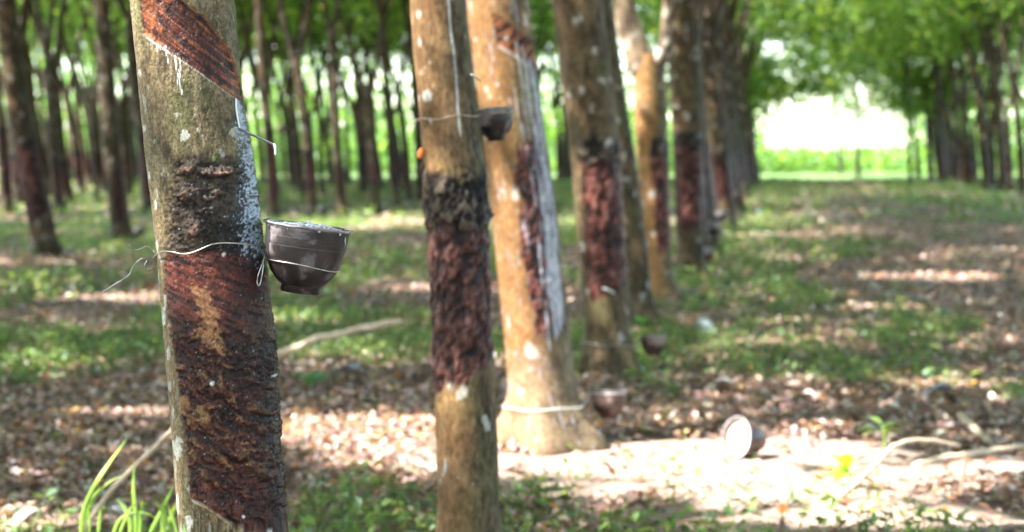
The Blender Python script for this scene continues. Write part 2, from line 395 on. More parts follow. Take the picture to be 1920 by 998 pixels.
def bark_base(U, z, r, seed, sun_tint=0.0, sc=1.0):
    cx, cy = np.sin(U) * r, np.cos(U) * r
    a = fbm(cx * 40 * sc, cy * 40 * sc, z * 14 * sc, seed, 4); b = fbm(cx * 14 * sc, cy * 14 * sc, z * 7 * sc, seed + 5, 4)
    f = fbm(cx * 160 * sc, cy * 160 * sc, z * 60 * sc, seed + 9, 3)
    c = mixc(np.array([.040, .028, .015]) * np.ones(U.shape + (3,)), [.148, .108, .060], ss(a * .6 + f * .4, .36, .62))
    c = mixc(c, [.095, .092, .038], ss(b, .5, .68) * .7)
    c = mixc(c, [.22, .142, .078], ss(1 - b, .5, .72) * (.35 + sun_tint))
    if sun_tint: c = mixc(c, [.34, .165, .06], np.full(U.shape, sun_tint * .85) * ss(-U, -.7, .5))  # sunlit left side of the trunk painted in as orange
    return c, a, b, f
def lichen(U, z, r, seed, thr=.66, sc=1.0):
    cx, cy = np.sin(U) * r, np.cos(U) * r
    n = fbm(cx * 26 * sc, cy * 26 * sc, z * 18 * sc, seed, 4)
    return ss(n, thr + .03, thr + .06)

# --- the nearest tree: rows of the photograph mapped to heights
D1 = 3.15
YT = np.array([-800, 0, 100, 200, 300, 400, 450, 500, 600, 700, 800, 900, 998, 1300, 1600, 1735.])
LT = np.array([180, 250, 258, 267, 277, 287, 292, 297, 304, 311, 318, 323, 330, 346, 355, 330.])
RT = np.array([372, 441, 450, 459, 477, 489, 495, 501, 511, 518, 524, 530, 537, 563, 600, 650.])
def z_of(row, D): return at(960, float(row), D).z
def z_rows(rows, D): return np.array([z_of(r_, D) for r_ in rows])
def row_of(z, D):
    rows = np.linspace(-6000, 2400, 600); zz = z_rows(rows, D)
    return np.interp(z, zz[::-1], rows[::-1])
def profile(rows, L_, R_, D, ztop, top_dx):
    """centre x and radius as functions of z from outline rows"""
    zr = z_rows(rows, D)[::-1]; c = ((np.array(L_) + R_) / 2)[::-1]; w = ((np.array(R_) - L_) / 2)[::-1]
    xs_ = (c - 960) / FPX * D; ws_ = w / FPX * D
    zr = np.append(zr, ztop); xs_ = np.append(xs_, xs_[-1] + top_dx); ws_ = np.append(ws_, ws_[-1] * .9)
    # smooth the table a little
    zf = np.linspace(zr[0], zr[-1], 400); k = np.ones(9) / 9
    xf = np.convolve(np.pad(np.interp(zf, zr, xs_), 4, 'edge'), k, 'valid'); wf = np.convolve(np.pad(np.interp(zf, zr, ws_), 4, 'edge'), k, 'valid')
    return (lambda z: np.interp(z, zf, xf)), (lambda z: np.interp(z, zf, wf))
CX1, R1 = profile(YT, LT, RT, D1, 3.0, -.13)
def XV1(U, z, r):
    """photo column and row of a place on the bark (unrolled past the edges)"""
    V = row_of(z, D1); c = CX1(z) / D1 * FPX + 960; w = r / D1 * FPX
    s = np.where(np.abs(U) <= np.pi / 2, np.sin(U), np.sign(U) * (1 + (np.abs(U) - np.pi / 2)))
    return c + s * w, V
def surf1(px, py, off=0.0):
    z = z_of(py, D1); r = float(R1(z)); c = float(CX1(z)); cp = c / D1 * FPX + 960
    s = (px - cp) / (r / D1 * FPX); U = math.asin(max(-1, min(1, s))) + (0 if abs(s) <= 1 else math.copysign(abs(s) - 1, s))
    return Vector((c + (r + off) * math.sin(U), D1 - (r + off) * math.cos(U), z)), U
def hero_fn(U, z, r):
    X, V = XV1(U, z, r)
    bx, by = np.sin(U) * r, np.cos(U) * r
    c, a, b, f = bark_base(U, z, r, 11)
    d = (a - .5) * .003 + (f - .5) * .0016 + (b - .5) * .004; c = c * np.array([1.25, 1.28, 1.15])
    wet = np.full(U.shape, 0.25)
    jit = (fbm(X / 9, V / 9, 0, 31, 3) - .5)
    # vertical pale streak and horizontal cracks of the sound bark
    c = mixc(c, [.26, .20, .115], ss(fbm(X / 10, V / 70, 0, 15, 3), .55, .72) * .55)
    hc = ss(np.abs(fbm(X / 26, V / 5.5, 0, 18, 3) - .5), .022, .0) * ss(fbm(X / 30, V / 30, 0, 19, 2), .42, .6)
    c = mixc(c, [.05, .035, .02], hc * .7); d = d - hc * .0012
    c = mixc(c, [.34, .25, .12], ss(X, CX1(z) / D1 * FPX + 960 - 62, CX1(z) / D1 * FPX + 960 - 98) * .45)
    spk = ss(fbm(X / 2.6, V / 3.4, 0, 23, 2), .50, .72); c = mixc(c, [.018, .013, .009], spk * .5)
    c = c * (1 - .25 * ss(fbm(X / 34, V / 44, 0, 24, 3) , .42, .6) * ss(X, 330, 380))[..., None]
    # fresh cut
    lo = np.interp(X, [250, 290, 330, 390, 452, 470], [55, 72, 98, 138, 187, 200]) + jit * 3
    up = np.interp(X, [250, 285, 345, 400, 440, 460, 475], [-160, -75, -3, 38, 93, 175, 240]) + jit * 6
    lf = 281 + V * .10 + jit * 8
    cut = ss(V, up - 2, up + 2) * ss(lo - V, -.5, 1.5) * ss(X, lf - 2, lf + 2) * ss(464 - X, -2, 3)
    t = V - .68 * X - .0006 * (X - 290) ** 2
    st = fbm(t / 3.2, X / 60, 0, 41, 4); st2 = fbm(t / 16, X / 34, 0, 42, 3)
    cc = mixc(np.array([.028, .012, .010]) * np.ones(U.shape + (3,)), [.105, .026, .015], ss(st, .36, .6))
    cc = mixc(cc, [.30, .095, .035], ss(st * .6 + st2 * .4, .54, .68)); cc = mixc(cc, [.012, .007, .008], ss(fbm(X / 12, V / 14, 0, 43, 3), .55, .68) * .8)
    edge = ss(X, 350, 300) * ss(V, -40, 60)
    cc = mixc(cc, [.25, .075, .022], edge * ss(fbm(X / 7, V / 16, 0, 44, 3), .42, .6) * .8)
    c = mixc(c, cc, cut); d = d - cut * (.0045 * ss(lo - V, 0, 6)) + cut * (st - .5) * .0022
    rim = ss(np.abs(V - up), 4, 0) * ss(X, 300, 330) * ss(466 - X, 0, 6); c = mixc(c, [.30, .13, .05], rim * .5)
    wet = wet + cut * .45
    # ---- old wounds
    lb = np.interp(V, [290, 330, 460, 540, 600, 800, 940, 1000], [352, 338, 322, 318, 326, 356, 368, 372]) + jit * 10   # left edge of the panel
    inp = ss(X, lb - 3, lb + 4)
    # burl
    bl = ss(V, 288, 306) * ss(482 - V, -10, 18) * ss(X, lb - 10, lb + 10)
    lump = 0
    for (lx, ly, sx_, sy_, am) in ((372, 318, 15, 10, .010), (425, 323, 26, 8, .010), (368, 364, 20, 13, .009), (420, 360, 18, 18, .004), (384, 428, 17, 15, .010),
                                   (345, 395, 9, 14, .003), (460, 330, 12, 20, .004), (425, 470, 14, 12, .003), (400, 395, 20, 8, .004)):
        lump = lump + am * np.exp(-((X - lx) / sx_) ** 2 - ((V - ly + (X - lx) * .12) / sy_) ** 2)
    crev = fbm(X / 15, V / 10, 0, 52, 4)
    fi = fbm(X / 5, V / 4, 0, 53, 3)
    bc = mixc(np.array([.013, .011, .010]) * np.ones(U.shape + (3,)), [.060, .040, .028], ss(crev * .5 + fi * .5, .42, .64))
    bc = mixc(bc, [.22, .12, .085], ss(lump, .004, .010) * (.35 + .65 * ss(fi, .35, .6)))
    bc = mixc(bc, [.24, .16, .09], ss(X, lb + 30, lb - 6) * ss(fi, .42, .6) * .7)
    dark = ss(V, 372, 430) * ss(X, 380, 410); bc = bc * (1 - .78 * dark[..., None])
    c = mixc(c, bc, bl * .95); lump = lump * (.45 + 1.1 * fi); d = d + bl * (lump * 1.6 + (crev - .55) * .007 + (fi - .5) * .0035 - .002)
    ledge = ss(np.abs(V - (296 + jit * 14)), 4, 0) * ss(X, 330, 345) * ss(470 - X, 0, 20); c = mixc(c, [.03, .02, .015], ledge * .8)
    wet = wet + bl * .5
    # red panel
    slope = .42
    wx = (fbm(X / 45, V / 40, 0, 58, 3) - .5) * 46; tv = V + wx * ss(V, 560, 640) - slope * (X - 320)
    top = 468 + jit * 16
    bot = np.interp(X, [360, 400, 480, 520], [915, 930, 985, 1000])
    pn = ss(V, top - 5, top + 8) * ss(bot - V, -3, 3) * inp
    s1 = fbm(tv / 5, X / 45, 0, 61, 4); s2 = fbm(tv / 15, X / 22, 0, 62, 4); s3 = fbm(X / 7, V / 6, 0, 63, 4)
    pc = mixc(np.array([.026, .013, .011]) * np.ones(U.shape + (3,)), [.125, .045, .030], ss(s1 * .6 + s2 * .4, .38, .62))
    red = ss(V, 620, 520); pc = mixc(pc, [.20, .052, .034], red * ss(s1 * .4 + s3 * .6, .44, .6) * .8)
    wood = np.exp(-((X - 400 - (V - 560) * .35) / 28) ** 2 - ((V - 565) / 42) ** 2) * 1.1 + np.exp(-((tv - 590) / 19) ** 2 - ((X - 415) / 48) ** 2) * 1.05
    wood = ss(wood + (s2 - .5) * 1.3 + (s3 - .5) * .6, .55, .75) * ss(V, 515, 530) * ss(680 - V, 0, 30)
    pc = mixc(pc, [.33, .18, .085], wood * .9)
    og = ss(s2 * .55 + s3 * .45, .54, .62) * ss(V, 590, 640) * ss(900 - V, -30, 60); pc = mixc(pc, [.27, .165, .065], og * .75)
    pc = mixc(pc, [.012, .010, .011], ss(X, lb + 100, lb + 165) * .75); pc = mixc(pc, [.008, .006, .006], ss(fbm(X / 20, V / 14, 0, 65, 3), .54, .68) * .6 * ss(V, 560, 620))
    fis = ss(np.abs(s2 - .5), .03, 0) * ss(V, 560, 620); pc = mixc(pc, [.008, .006, .006], fis * .75)
    pc = pc * np.array([.84, .74, .72]); c = mixc(c, pc, pn)
    rough = ss(V, 570, 640)
    knob = 0
    for (lx, ly, sx_, sy_, am) in ((400, 640, 22, 14, .006), (440, 640, 16, 12, .004), (420, 720, 26, 16, .006), (425, 700, 10, 8, .004), (410, 840, 24, 12, .007), (465, 838, 14, 14, .007),
                                   (410, 875, 18, 16, .006), (455, 890, 18, 12, .005), (412, 930, 10, 10, .004), (512, 700, 10, 20, .006), (350, 625, 14, 12, .004)):
        knob = knob + am * np.exp(-((X - lx) / sx_) ** 2 - ((V - ly) / sy_) ** 2)
    d = d + pn * (-.003 + (s1 - .5) * .004 * (.4 + 1.2 * ss(s3, .4, .6)) + rough * ((s2 - .5) * .013 + (s3 - .5) * .006 + knob) - fis * .003 * rough + (1 - wood) * .0015)
    wet = wet + pn * .45
    # slanting scar at the foot of the panel
    sc_ = ss(np.abs(V - (bot + 3 + jit * 3)), 5, 1) * ss(X, 366, 374) * ss(540 - X, 0, 20); c = mixc(c, [.33, .23, .14], sc_ * .8); d = d + sc_ * .003
    below = ss(V, bot + 4, bot + 10) * inp; gcr = ss(fbm(X / 4, V / 60, 0, 66, 3), .5, .6)
    c = mixc(c, [.045, .03, .022], below * gcr * .8)
    # trough line on the left edge of the panel
    # lichen patches, placed and random
    li = 0
    for (lx, ly, sx_, sy_) in ((303, 385, 4, 12), (302, 460, 6, 12), (274, 140, 5, 9), (281, 240, 5, 9), (366, 254, 9, 12), (300, 520, 5, 16), (312, 590, 6, 24), (322, 655, 6, 15),
                               (336, 832, 18, 22), (345, 815, 8, 8), (322, 720, 5, 10), (334, 940, 5, 26), (345, 985, 18, 10), (318, 560, 4, 12), (289, 330, 4, 14), (362, 965, 9, 14), (329, 770, 4, 16)):
        li = np.maximum(li, np.exp(-((X - lx) / sx_) ** 2 - ((V - ly) / sy_) ** 2))
    li = ss(li + (fbm(X / 6, V / 8, 0, 71, 3) - .5) * 1.0, .48, .6)
    li = np.maximum(li, lichen(U, z, r, 73, .66, 1.5) * .6 * (1 - cut) * (1 - bl) * (1 - pn))
    c = mixc(c, [.47, .46, .40], li * (1 - pn * .8) * .85)
    gl = ss(np.exp(-((X - 417) / 5) ** 2 - ((V - 297) / 7) ** 2) + np.exp(-((X - 305) / 4) ** 2 - ((V - 266) / 9) ** 2) * .8 + np.exp(-((X - 352) / 10) ** 2 - ((V - 985) / 16) ** 2), .5, .7)
    c = mixc(c, [.16, .30, .08], gl * .8)
    # ---- dried and running latex
    sp = fbm(X / 3.2, V / 3.2, 0, 81, 3)
    cxl = np.interp(V, [185, 240, 300, 380, 450, 520], [453, 459, 474, 484, 488, 500]); wl = np.interp(V, [185, 240, 300, 380, 460, 520], [3, 9, 15, 26, 34, 10])
    band = np.exp(-((X - cxl) / wl) ** 2) * ss(V, 178, 190) * ss(540 - V, 0, 90)
    lt = ss(band * .85 + (sp - .5) * 1.9, .52, .86); lt = np.maximum(lt, ss(band, .75, .95) * ss(262 - V, -20, 30) * .9)
    c = mixc(c, [.36, .42, .52], lt * .85); wet = wet + band * .4
    c = mixc(c, [.05, .055, .065], band * (1 - lt) * .55)
    li2 = ss(np.abs(V - lo - 1.0), 1.7, .3) * ss(X, 291, 297) * ss(452 - X, 0, 4); c = mixc(c, [.62, .55, .52], li2 * np.where(X < 340, .95, .45))
    for (dx_, y0, y1, w_) in ((316, 88, 103, 2), (334, 102, 126, 1.3), (349, 110, 138, 2.0), (357, 114, 182, 1.6), (354, 135, 165, 1.2), (330, 92, 100, 3)):
        m = ss(np.abs(X - dx_ - np.sin(V / 9) * 1.2 - .04 * (V - y0)), w_, w_ * .3) * ss(V, y0 - 2, y0 + 2) * ss(y1 - V, -2, 6)
        c = mixc(c, [.62, .62, .57], m * .9)
    for (lx, ly, q) in ((434, 472, 3.5), (412, 706, 4), (513, 700, 2.5), (511, 990, 4), (466, 950, 3)):
        m = ss(np.hypot(X - lx, V - ly), q + 1, q - 1); c = mixc(c, [.7, .68, .62], m * .9)
    # the far side of the tree is plain bark
    bk = ss(np.abs(U), 1.9, 2.4); cb, *_ = bark_base(U, z, r, 11); c = c * (1 - bk[..., None]) + cb * bk[..., None]
    return d, c, np.clip(wet, 0, 1)

# --- other trees: generic panel written in angle and height
def panel_fn(seed, sun_tint=.0, tone=1.0, pz=(.5, 1.38), pu=(-.35, 1.9), latex=None, burl=True, cutz=1.95, lich=.63, sc=.7, redness=1.0, pale_base=0, spots=(), drip=None):
    def fn(U, z, r):
        c, a, b, f = bark_base(U, z, r, seed, sun_tint, sc)
        bx, by = np.sin(U) * r, np.cos(U) * r
        d = (a - .5) * .006 + (b - .5) * .008; wet = np.full(U.shape, .2)
        j = fbm(U * 3.5, z * 9, 0, seed + 1, 3) - .5
        zs_ = z - U * r * .45                                # slanting height
        inu = ss(U, pu[0] - .05 + j * .5, pu[0] + .08 + j * .5) * ss(pu[1] - U, -.1, .1)
        pn = ss(zs_, pz[0] - .02 + j * .06, pz[0] + .02 + j * .06) * ss(pz[1] - zs_ + j * .1, 0, .03) * inu
        s1 = fbm(zs_ * 60, U * 4, 0, seed + 2, 4); s2 = fbm(zs_ * 22, U * 5, 0, seed + 3, 4)
        pc = mixc(np.array([.016, .008, .007]) * np.ones(U.shape + (3,)), [.15 * redness, .047, .035], ss(s1 * .5 + s2 * .5, .38, .62))
        pc = mixc(pc, [.27, .15, .125], ss(s1 * .5 + s2 * .5, .58, .72) * .7)
        c = mixc(c, pc, pn); d = d + pn * ((s2 - .5) * .022 + (s1 - .5) * .006 - .002); wet = wet + pn * .5
        if burl:
            b0 = ss(z, pz[1] - .14, pz[1] - .04) * ss(pz[1] + .10 - z + j * .12, 0, .05) * inu
            cr = fbm(U * 5, z * 34, 0, seed + 4, 4)
            c = mixc(c, mixc(np.array([.010, .009, .009]) * np.ones(U.shape + (3,)), [.13, .10, .07], ss(cr, .5, .68)), b0 * .95)
            d = d + b0 * ((cr - .45) * .035 + .004)
        # next cut, higher up
        if cutz:
            zc = z + U * r * .62
            ct = ss(zc, cutz, cutz + .006) * ss(cutz + .15 - zc, 0, .02) * ss(U, -.25, -.15) * ss(1.5 - U, 0, .1)
            c = mixc(c, mixc(np.array([.035, .013, .010]) * np.ones(U.shape + (3,)), [.30, .11, .05], ss(s1, .42, .65)), ct); d = d - ct * .005
            ll = ss(np.abs(zc - cutz), .007, .002) * ss(U, -.2, -.1) * ss(1.5 - U, 0, .1); c = mixc(c, [.62, .6, .58], ll * .7)
        if latex:
            (lu0, lu1, lz0, lz1, lw0, lw1) = latex       # a broad dried run of latex
            t = np.clip((lz1 - z) / (lz1 - lz0), 0, 1); uc = lu0 + (lu1 - lu0) * t; w = lw0 + (lw1 - lw0) * np.sin(np.clip(t, 0, 1) * 2.6) 
            st = fbm(U * 22 + .8 * np.sin(z * 9), z * 7, 0, seed + 6, 4); bd = np.exp(-(np.abs(U - uc) / w) ** 2.4) * ss(z, lz0 - .02 + j * .3, lz0 + .05 + j * .3) * ss(lz1 - z, -.01, .01)
            lt = ss(bd * .95 + (st - .5) * 2.8, .45, 1.0); c = mixc(c, [.06, .06, .065], bd * .7)
            c = mixc(c, [.42, .45, .52], lt * .88)
            st2 = ss(fbm(U * 26, z * 2, 0, seed + 8, 2), .55, .68) * ss(U, lu0 - 1.0, lu0 - .8) * ss(lu0 + .05 - U, 0, .1) * ss(z, lz1 - .38, lz1 - .2) * ss(lz1 + .02 + (lu0 - U) * .12 - z, 0, .02)
            c = mixc(c, [.55, .52, .48], st2 * .7)
        li = lichen(U, z, r, seed + 7, lich, sc * .9) * (1 - pn)
        c = mixc(c, [.50, .48, .43], li * .85)
        for (su, sz, sr) in spots:
            m = ss(np.hypot((U - su) * r, (z - sz) * .8) + j * sr * 2.6, sr * .95, sr * .25); c = mixc(c, [.50, .46, .40], m * .85)
        if drip:
            du, dz0, dz1 = drip; m = ss(np.abs(U - du + .04 * np.sin(z * 19)) * r, .0045, .0015) * ss(z, dz0, dz0 + .01) * ss(dz1 - z, 0, .01); c = mixc(c, [.62, .62, .60], m * .9)
        if pale_base:
            c = mixc(c, [.40, .31, .24], ss(pz[0] - .0 - zs_, .0, .12) * pale_base * (.4 + .6 * ss(-U, -.7, .1)))
        fl = ss(.34 - z, 0, .3); d = d + fl**2 * r * .42 * (.62 + .38 * np.cos(U * 5 + seed)) 
        bk = ss(np.abs(U), 2.1, 2.5); cb, *_ = bark_base(U, z, r, seed, sun_tint, sc); c = c * (1 - bk[..., None]) + cb * bk[..., None]
        return d, c, np.clip(wet, 0, 1)
    return (lambda U, z, r: (lambda q: (q[0], q[1] * tone, q[2]))(fn(U, z, r)))

def limb_obj(name, pts, rads, parent, mat=None, n=8, seed=0, tone=1.0):
    sp_ = spline(pts, 5); rr = np.interp(np.linspace(0, 1, len(sp_)), np.linspace(0, 1, len(rads)), rads)
    v, q, t = tube_np(sp_, list(rr), n)
    nn = fbm(v[:, 0] * 9, v[:, 1] * 9, v[:, 2] * 4, seed, 3)
    c = mixc(np.array([.018, .013, .009]) * np.ones((len(v), 3)), [.08, .058, .038], ss(nn, .35, .65))
    c = mixc(c, [.18, .16, .13], ss(fbm(v[:, 0] * 14, v[:, 1] * 14, v[:, 2] * 9, seed + 4, 2), .66, .72) * .7)
    return link(name, mesh_np(name, v, q, t, colr=np.concatenate([c * tone, np.full((len(v), 1), .1)], 1), smooth=True), mat or M_BARK2, parent)

# ------------------------------------------------------------------ crowns
CS = math.cos(SUN_EL) / math.sin(SUN_EL)
# sunlit places on the floor (x, y, rx, ry): gaps in the leaf roof
GAPS = [(.55, 8.0, 1.35, .55), (1.15, 7.15, .85, .40), (-.75, 8.5, .68, .45), (-.40, 7.75, .45, .25), (.0, 8.35, .45, .40), (1.9, 7.6, .45, .22),
        (-1.75, 6.5, .28, .30), (2.25, 6.5, .35, .18), (1.05, 5.88, .42, .16), (1.3, 8.75, .4, .25), (.45, 3.52, .10, .05), (.20, 3.42, .06, .04), (.62, 3.62, .08, .05),
        (1.2, 10.9, .30, .10), (-.95, 5.34, .3, .14), (1.3, 6.5, .55, .22), (-1.6, 5.9, .3, .15), (3.4, 8.9, .5, .2), (2.7, 7.3, .35, .14), (-1.9, 9.0, .4, .15), (2.6, 17.0, .75, .22), (4.6, 19.4, .8, .45), (3.2, 15.6, .35, .22), (2.1, 14.3, .4, .2), (3.3, 12.2, .5, .16), (2.6, 10.2, .4, .16), (1.7, 12.6, .35, .2),
        (5.4, 27.0, 1.1, .8), (3.6, 23.0, .6, .4), (-3.4, 16.4, 1.0, .35), (-5.2, 18.5, .9, .4), (-1.9, 14.2, .6, .25), (-2.4, 20.0, .8, .4), (-6.0, 25.0, 1.3, .7), (-3.0, 28.0, 1.4, .7),
        (-1.2, 11.6, .35, .18), (-2.9, 11.0, .4, .2), (-.6, 17.5, .5, .3), (-1.0, 24.0, .8, .5), (7.5, 33.0, 1.5, 1.0), (4.8, 34.0, 1.0, .7)]
def in_gap(P):
    gx = P[:, 0] - P[:, 2] * CS * SUN_AZ.x; gy = P[:, 1] - P[:, 2] * CS * SUN_AZ.y
    m = np.zeros(len(P), bool); n = fbm(gx * 3.2, gy * 3.2, 0, 5, 3)
    for (a, b, c, d) in GAPS:
        m |= (((gx - a) / c) ** 2 + ((gy - b) / d) ** 2) < (.65 + .8 * n)
    return m
LEAFC = [(.045, .095, .022), (.07, .135, .032), (.03, .065, .022), (.12, .18, .045), (.17, .22, .07)]
def crown_points(Rg, n_cl, per, hub=8.3, rad=(4.2, 2.6, 3.4), low=4.4):
    C = Rg.normal(0, 1, (n_cl, 3)); C /= np.linalg.norm(C, axis=1)[:, None]; C *= Rg.uniform(.25, 1, (n_cl, 1)) ** .5
    C = C * rad + [0, 0, hub]; C[:, 2] = np.maximum(C[:, 2], low + Rg.uniform(0, .8, n_cl))
    P = np.repeat(C, per, 0) + Rg.normal(0, 1, (n_cl * per, 3)) * [.42, .42, .26]
    return P
def crown_mesh(name, seed, n_cl=80, per=36, origin=None, size=(.26, .44), **kw):
    Rg = np.random.default_rng(seed); P = crown_points(Rg, n_cl, per, **kw)
    if origin is not None:
        keep = ~in_gap(P + np.array(origin)); P = P[keep]
    C = pal(len(P), LEAFC, [4, 4, 3, 2, 1], .3, Rg)
    V, T, C = leaves_np(P, Rg.uniform(*size, len(P)), .42, C, .55, Rg=Rg)
    return mesh_np(name, V, tris=T, colr=C)

def make_limbs(root, top, r0, seed, kind, spread=1.0):
    """limbs that rise out of the fork at 'top' (local)"""
    rg = random.Random(seed); top = Vector(top)
    k = [2, 3, 2, 3][kind % 4]; a0 = rg.uniform(0, 6.28)
    if kind % 2 == 0: a0 = rg.choice([0.15, -.2, .3])
    for i in range(k):
        a = a0 + i * 2 * math.pi / k + rg.uniform(-.3, .3); s = rg.uniform(.5, 1.0) * spread
        o = Vector((math.cos(a), math.sin(a), 0)); b = top - Vector((0, 0, .12))
        pts = [b, b + o * .14 * s + Vector((0, 0, .28)), b + o * .34 * s + Vector((-.04, 0, .9)), b + o * .75 * s + Vector((-.1, 0, 2.2)), b + o * 1.5 * s + Vector((0, 0, 4.2)), b + o * 2.6 * s + Vector((0, 0, 6.0))]
        limb_obj('limb', pts, [r0 * .82, r0 * .72, r0 * .64, r0 * .52, r0 * .32, r0 * .1], root, seed=seed + i)
        # twigs reaching into the foliage
    return

ROWG = 'rubber trees planted in rows'
# ---- tree 1
t1 = empty('rubber_tree', (0, 0, 0))
tag(t1, 'closest rubber tree, in sharp focus, with fresh slanting tapping cut, tin spout and burl', 'rubber tree', ROWG)
zz = np.concatenate([np.linspace(-.08, .70, 60), np.arange(.702, 1.66, .0021), np.linspace(1.67, 3.0, 60)])
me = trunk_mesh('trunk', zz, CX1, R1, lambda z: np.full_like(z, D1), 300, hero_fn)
link('trunk', me, M_BARK, t1)
make_limbs(t1, (float(CX1(3.0)), D1, 3.0), .085, 3, 1)
# a crown for this tree is added with the others below
def spout(tree, p0, direction, length, w, mat=M_SPOUT, drop=True):
    """small folded tin gutter pushed into the bark"""
    d = Vector(direction).normalized(); side = d.cross(Vector((0, 0, 1))).normalized(); up = side.cross(d).normalized()
    V, F = [], []; n = 5; prof = [(-1, .55), (-.55, .05), (0, -.25), (.55, .05), (1, .55)]
    for k, s in enumerate((0, .5, .93, 1.0)):
        for (a, b) in prof:
            wk = w * (1 - .3 * s); V.append(Vector(p0) + d * length * s + side * a * wk + up * (b * wk - (.5 * w if k == 3 else 0)))
    m = len(V)
    for (a_, v) in enumerate(list(V)): V.append(v + up * .0009)
    for k in range(3):
        for j in range(4):
            a = k * 5 + j; F.append((a, a + 5, a + 6, a + 1)); F.append((m + a, m + a + 1, m + a + 6, m + a + 5))
    for k in range(3):
        for j in (0, 4): F.append((k * 5 + j, (k + 1) * 5 + j, m + (k + 1) * 5 + j, m + k * 5 + j))
    for j in range(4):
        for k in (0, 3): F.append((k * 5 + j, k * 5 + j + 1, m + k * 5 + j + 1, m + k * 5 + j))
    sp_ = link('spout', mesh_np('spout', np.array([tuple(v) for v in V]), F), mat, tree)
    if drop:
        e = Vector(p0) + d * length
        pts = [e + Vector((-.002, 0, .003)), e + Vector((.0005, 0, -.002)), e + Vector((.001, 0, -.008)), e + Vector((.001, 0, -.014)), e + Vector((.001, 0, -.017))]
        tube_obj('latex_drop', pts, [w * .5, w * .55, w * .38, w * .45, w * .1], M_LATEX, sp_)
    return sp_
pS, US = surf1(455, 241, -.006)
tip = at(515, 273, pS.y + .0)
spout(t1, pS, tip - pS, (tip - pS).length, .0042)
# thread of latex from the cut's end to the spout
pp = [surf1(x_, y_, .0015)[0] for x_, y_ in ((449, 186), (450, 205), (453, 225), (456, 242))]
tube_obj('latex_thread', spline(pp, 4), .0016, M_LATEX, t1, 6)

# ---- trees 2..7 of the tapped row
def row_tree(idx, D, rows, Ls, Rs, fn, nth, dz, ztop, label, limb_kind=None, top_dx=-.15, yb=None):
    base = on_ground((Ls[-1] + Rs[-1]) / 2, rows[-1]) if yb is None else Vector(((((Ls[-1] + Rs[-1]) / 2) - 960) / FPX * D, D, 0))
    cxf, rf = profile(np.array(rows, float), np.array(Ls, float), np.array(Rs, float), D, ztop, top_dx)
    root = empty('rubber_tree', (0, 0, 0)); tag(root, label, 'rubber tree', ROWG)
    b = Vector((float(cxf(0)), D, 0)); root.location = b
    zs = np.arange(-.10, ztop, dz)
    link('trunk', trunk_mesh('trunk', zs, lambda z: cxf(z) - b.x, rf, lambda z: np.zeros_like(z), nth, fn), M_BARK2, root)
    make_limbs(root, (float(cxf(ztop)) - b.x, 0, ztop), float(rf(ztop)), idx * 7 + 1, limb_kind if limb_kind is not None else idx)
    return root, cxf, rf
t2, CX2, R2 = row_tree(2, 5.4, [-500, 0, 100, 200, 300, 400, 500, 600, 700, 800, 998, 1060, 1130], [735, 770, 777, 785, 792, 800, 804, 808, 812, 815, 820, 822, 815], [832, 876, 883, 893, 906, 915, 920, 924, 928, 932, 938, 942, 955],
    panel_fn(101, .45, .72, (.66, 1.20), (-1.75, 1.9), burl=True, cutz=1.86, lich=.69, drip=(.42, 1.38, 1.86), redness=.8,
             spots=((-.75, 1.74, .012), (-.8, 1.66, .013), (-.75, 1.50, .013), (-.45, 1.60, .006), (-.4, 1.53, .006), (-.95, 1.57, .006), (-.5, 1.655, .007), (-.55, .645, .017), (-.05, .62, .017), (-.3, 1.555, .006), (-.62, 1.43, .006), (-.66, 1.585, .005))),
    150, .006, 3.1, 'second tree of the tapped row, slim orange-lit trunk with black burl and dark red panel', 2)
t3, CX3, R3 = row_tree(3, 8.25, [-400, 0, 100, 200, 300, 400, 500, 600, 700, 780, 832], [830, 873, 886, 898, 910, 921, 932, 943, 950, 955, 955], [945, 992, 1004, 1016, 1030, 1045, 1055, 1066, 1078, 1092, 1122],
    panel_fn(202, .75, .76, (.50, 1.38), (-.12, .85), latex=(1.02, .70, .50, 1.76, .16, .50), burl=False, cutz=1.80, lich=.69, pale_base=.3,
             spots=((-.6, 1.75, .02), (-.35, 1.64, .018), (-.3, 1.58, .016), (-.3, 1.47, .018), (-.2, 1.15, .03), (-.75, 1.62, .014), (-.25, .44, .03), (-.3, .36, .03), (-.6, 1.02, .018), (-.6, 1.5, .012))),
    130, .009, 3.2, 'third tree of the tapped row, wide white run of latex down its right side', 3)
t4, CX4, R4 = row_tree(4, 10.66, [-400, 0, 150, 300, 400, 500, 600, 660, 712], [985, 1033, 1052, 1070, 1079, 1088, 1096, 1099, 1098], [1075, 1128, 1148, 1163, 1170, 1176, 1182, 1188, 1196],
    panel_fn(303, .08, .68, (.50, 1.36), (-.8, 1.9), cutz=None, lich=.67, pale_base=.0, redness=1.0, spots=((-.2, 2.1, .018), (-.3, 1.7, .022), (.1, 1.62, .025))),
    90, .014, 3.3, 'fourth tree of the tapped row, broad spotted trunk with a long dark red panel', 1)
t5, CX5, R5 = row_tree(5, 13.9, [-300, 0, 150, 300, 400, 500, 570, 613], [1030, 1080, 1106, 1134, 1156, 1172, 1182, 1184], [1090, 1146, 1168, 1192, 1207, 1218, 1226, 1240],
    panel_fn(404, .0, .55, (.55, 1.25), (1.2, 2.6), cutz=None, lich=.66, burl=False), 70, .02, 3.3, 'fifth tree of the tapped row, dark olive trunk pressed close behind the fourth', 0)
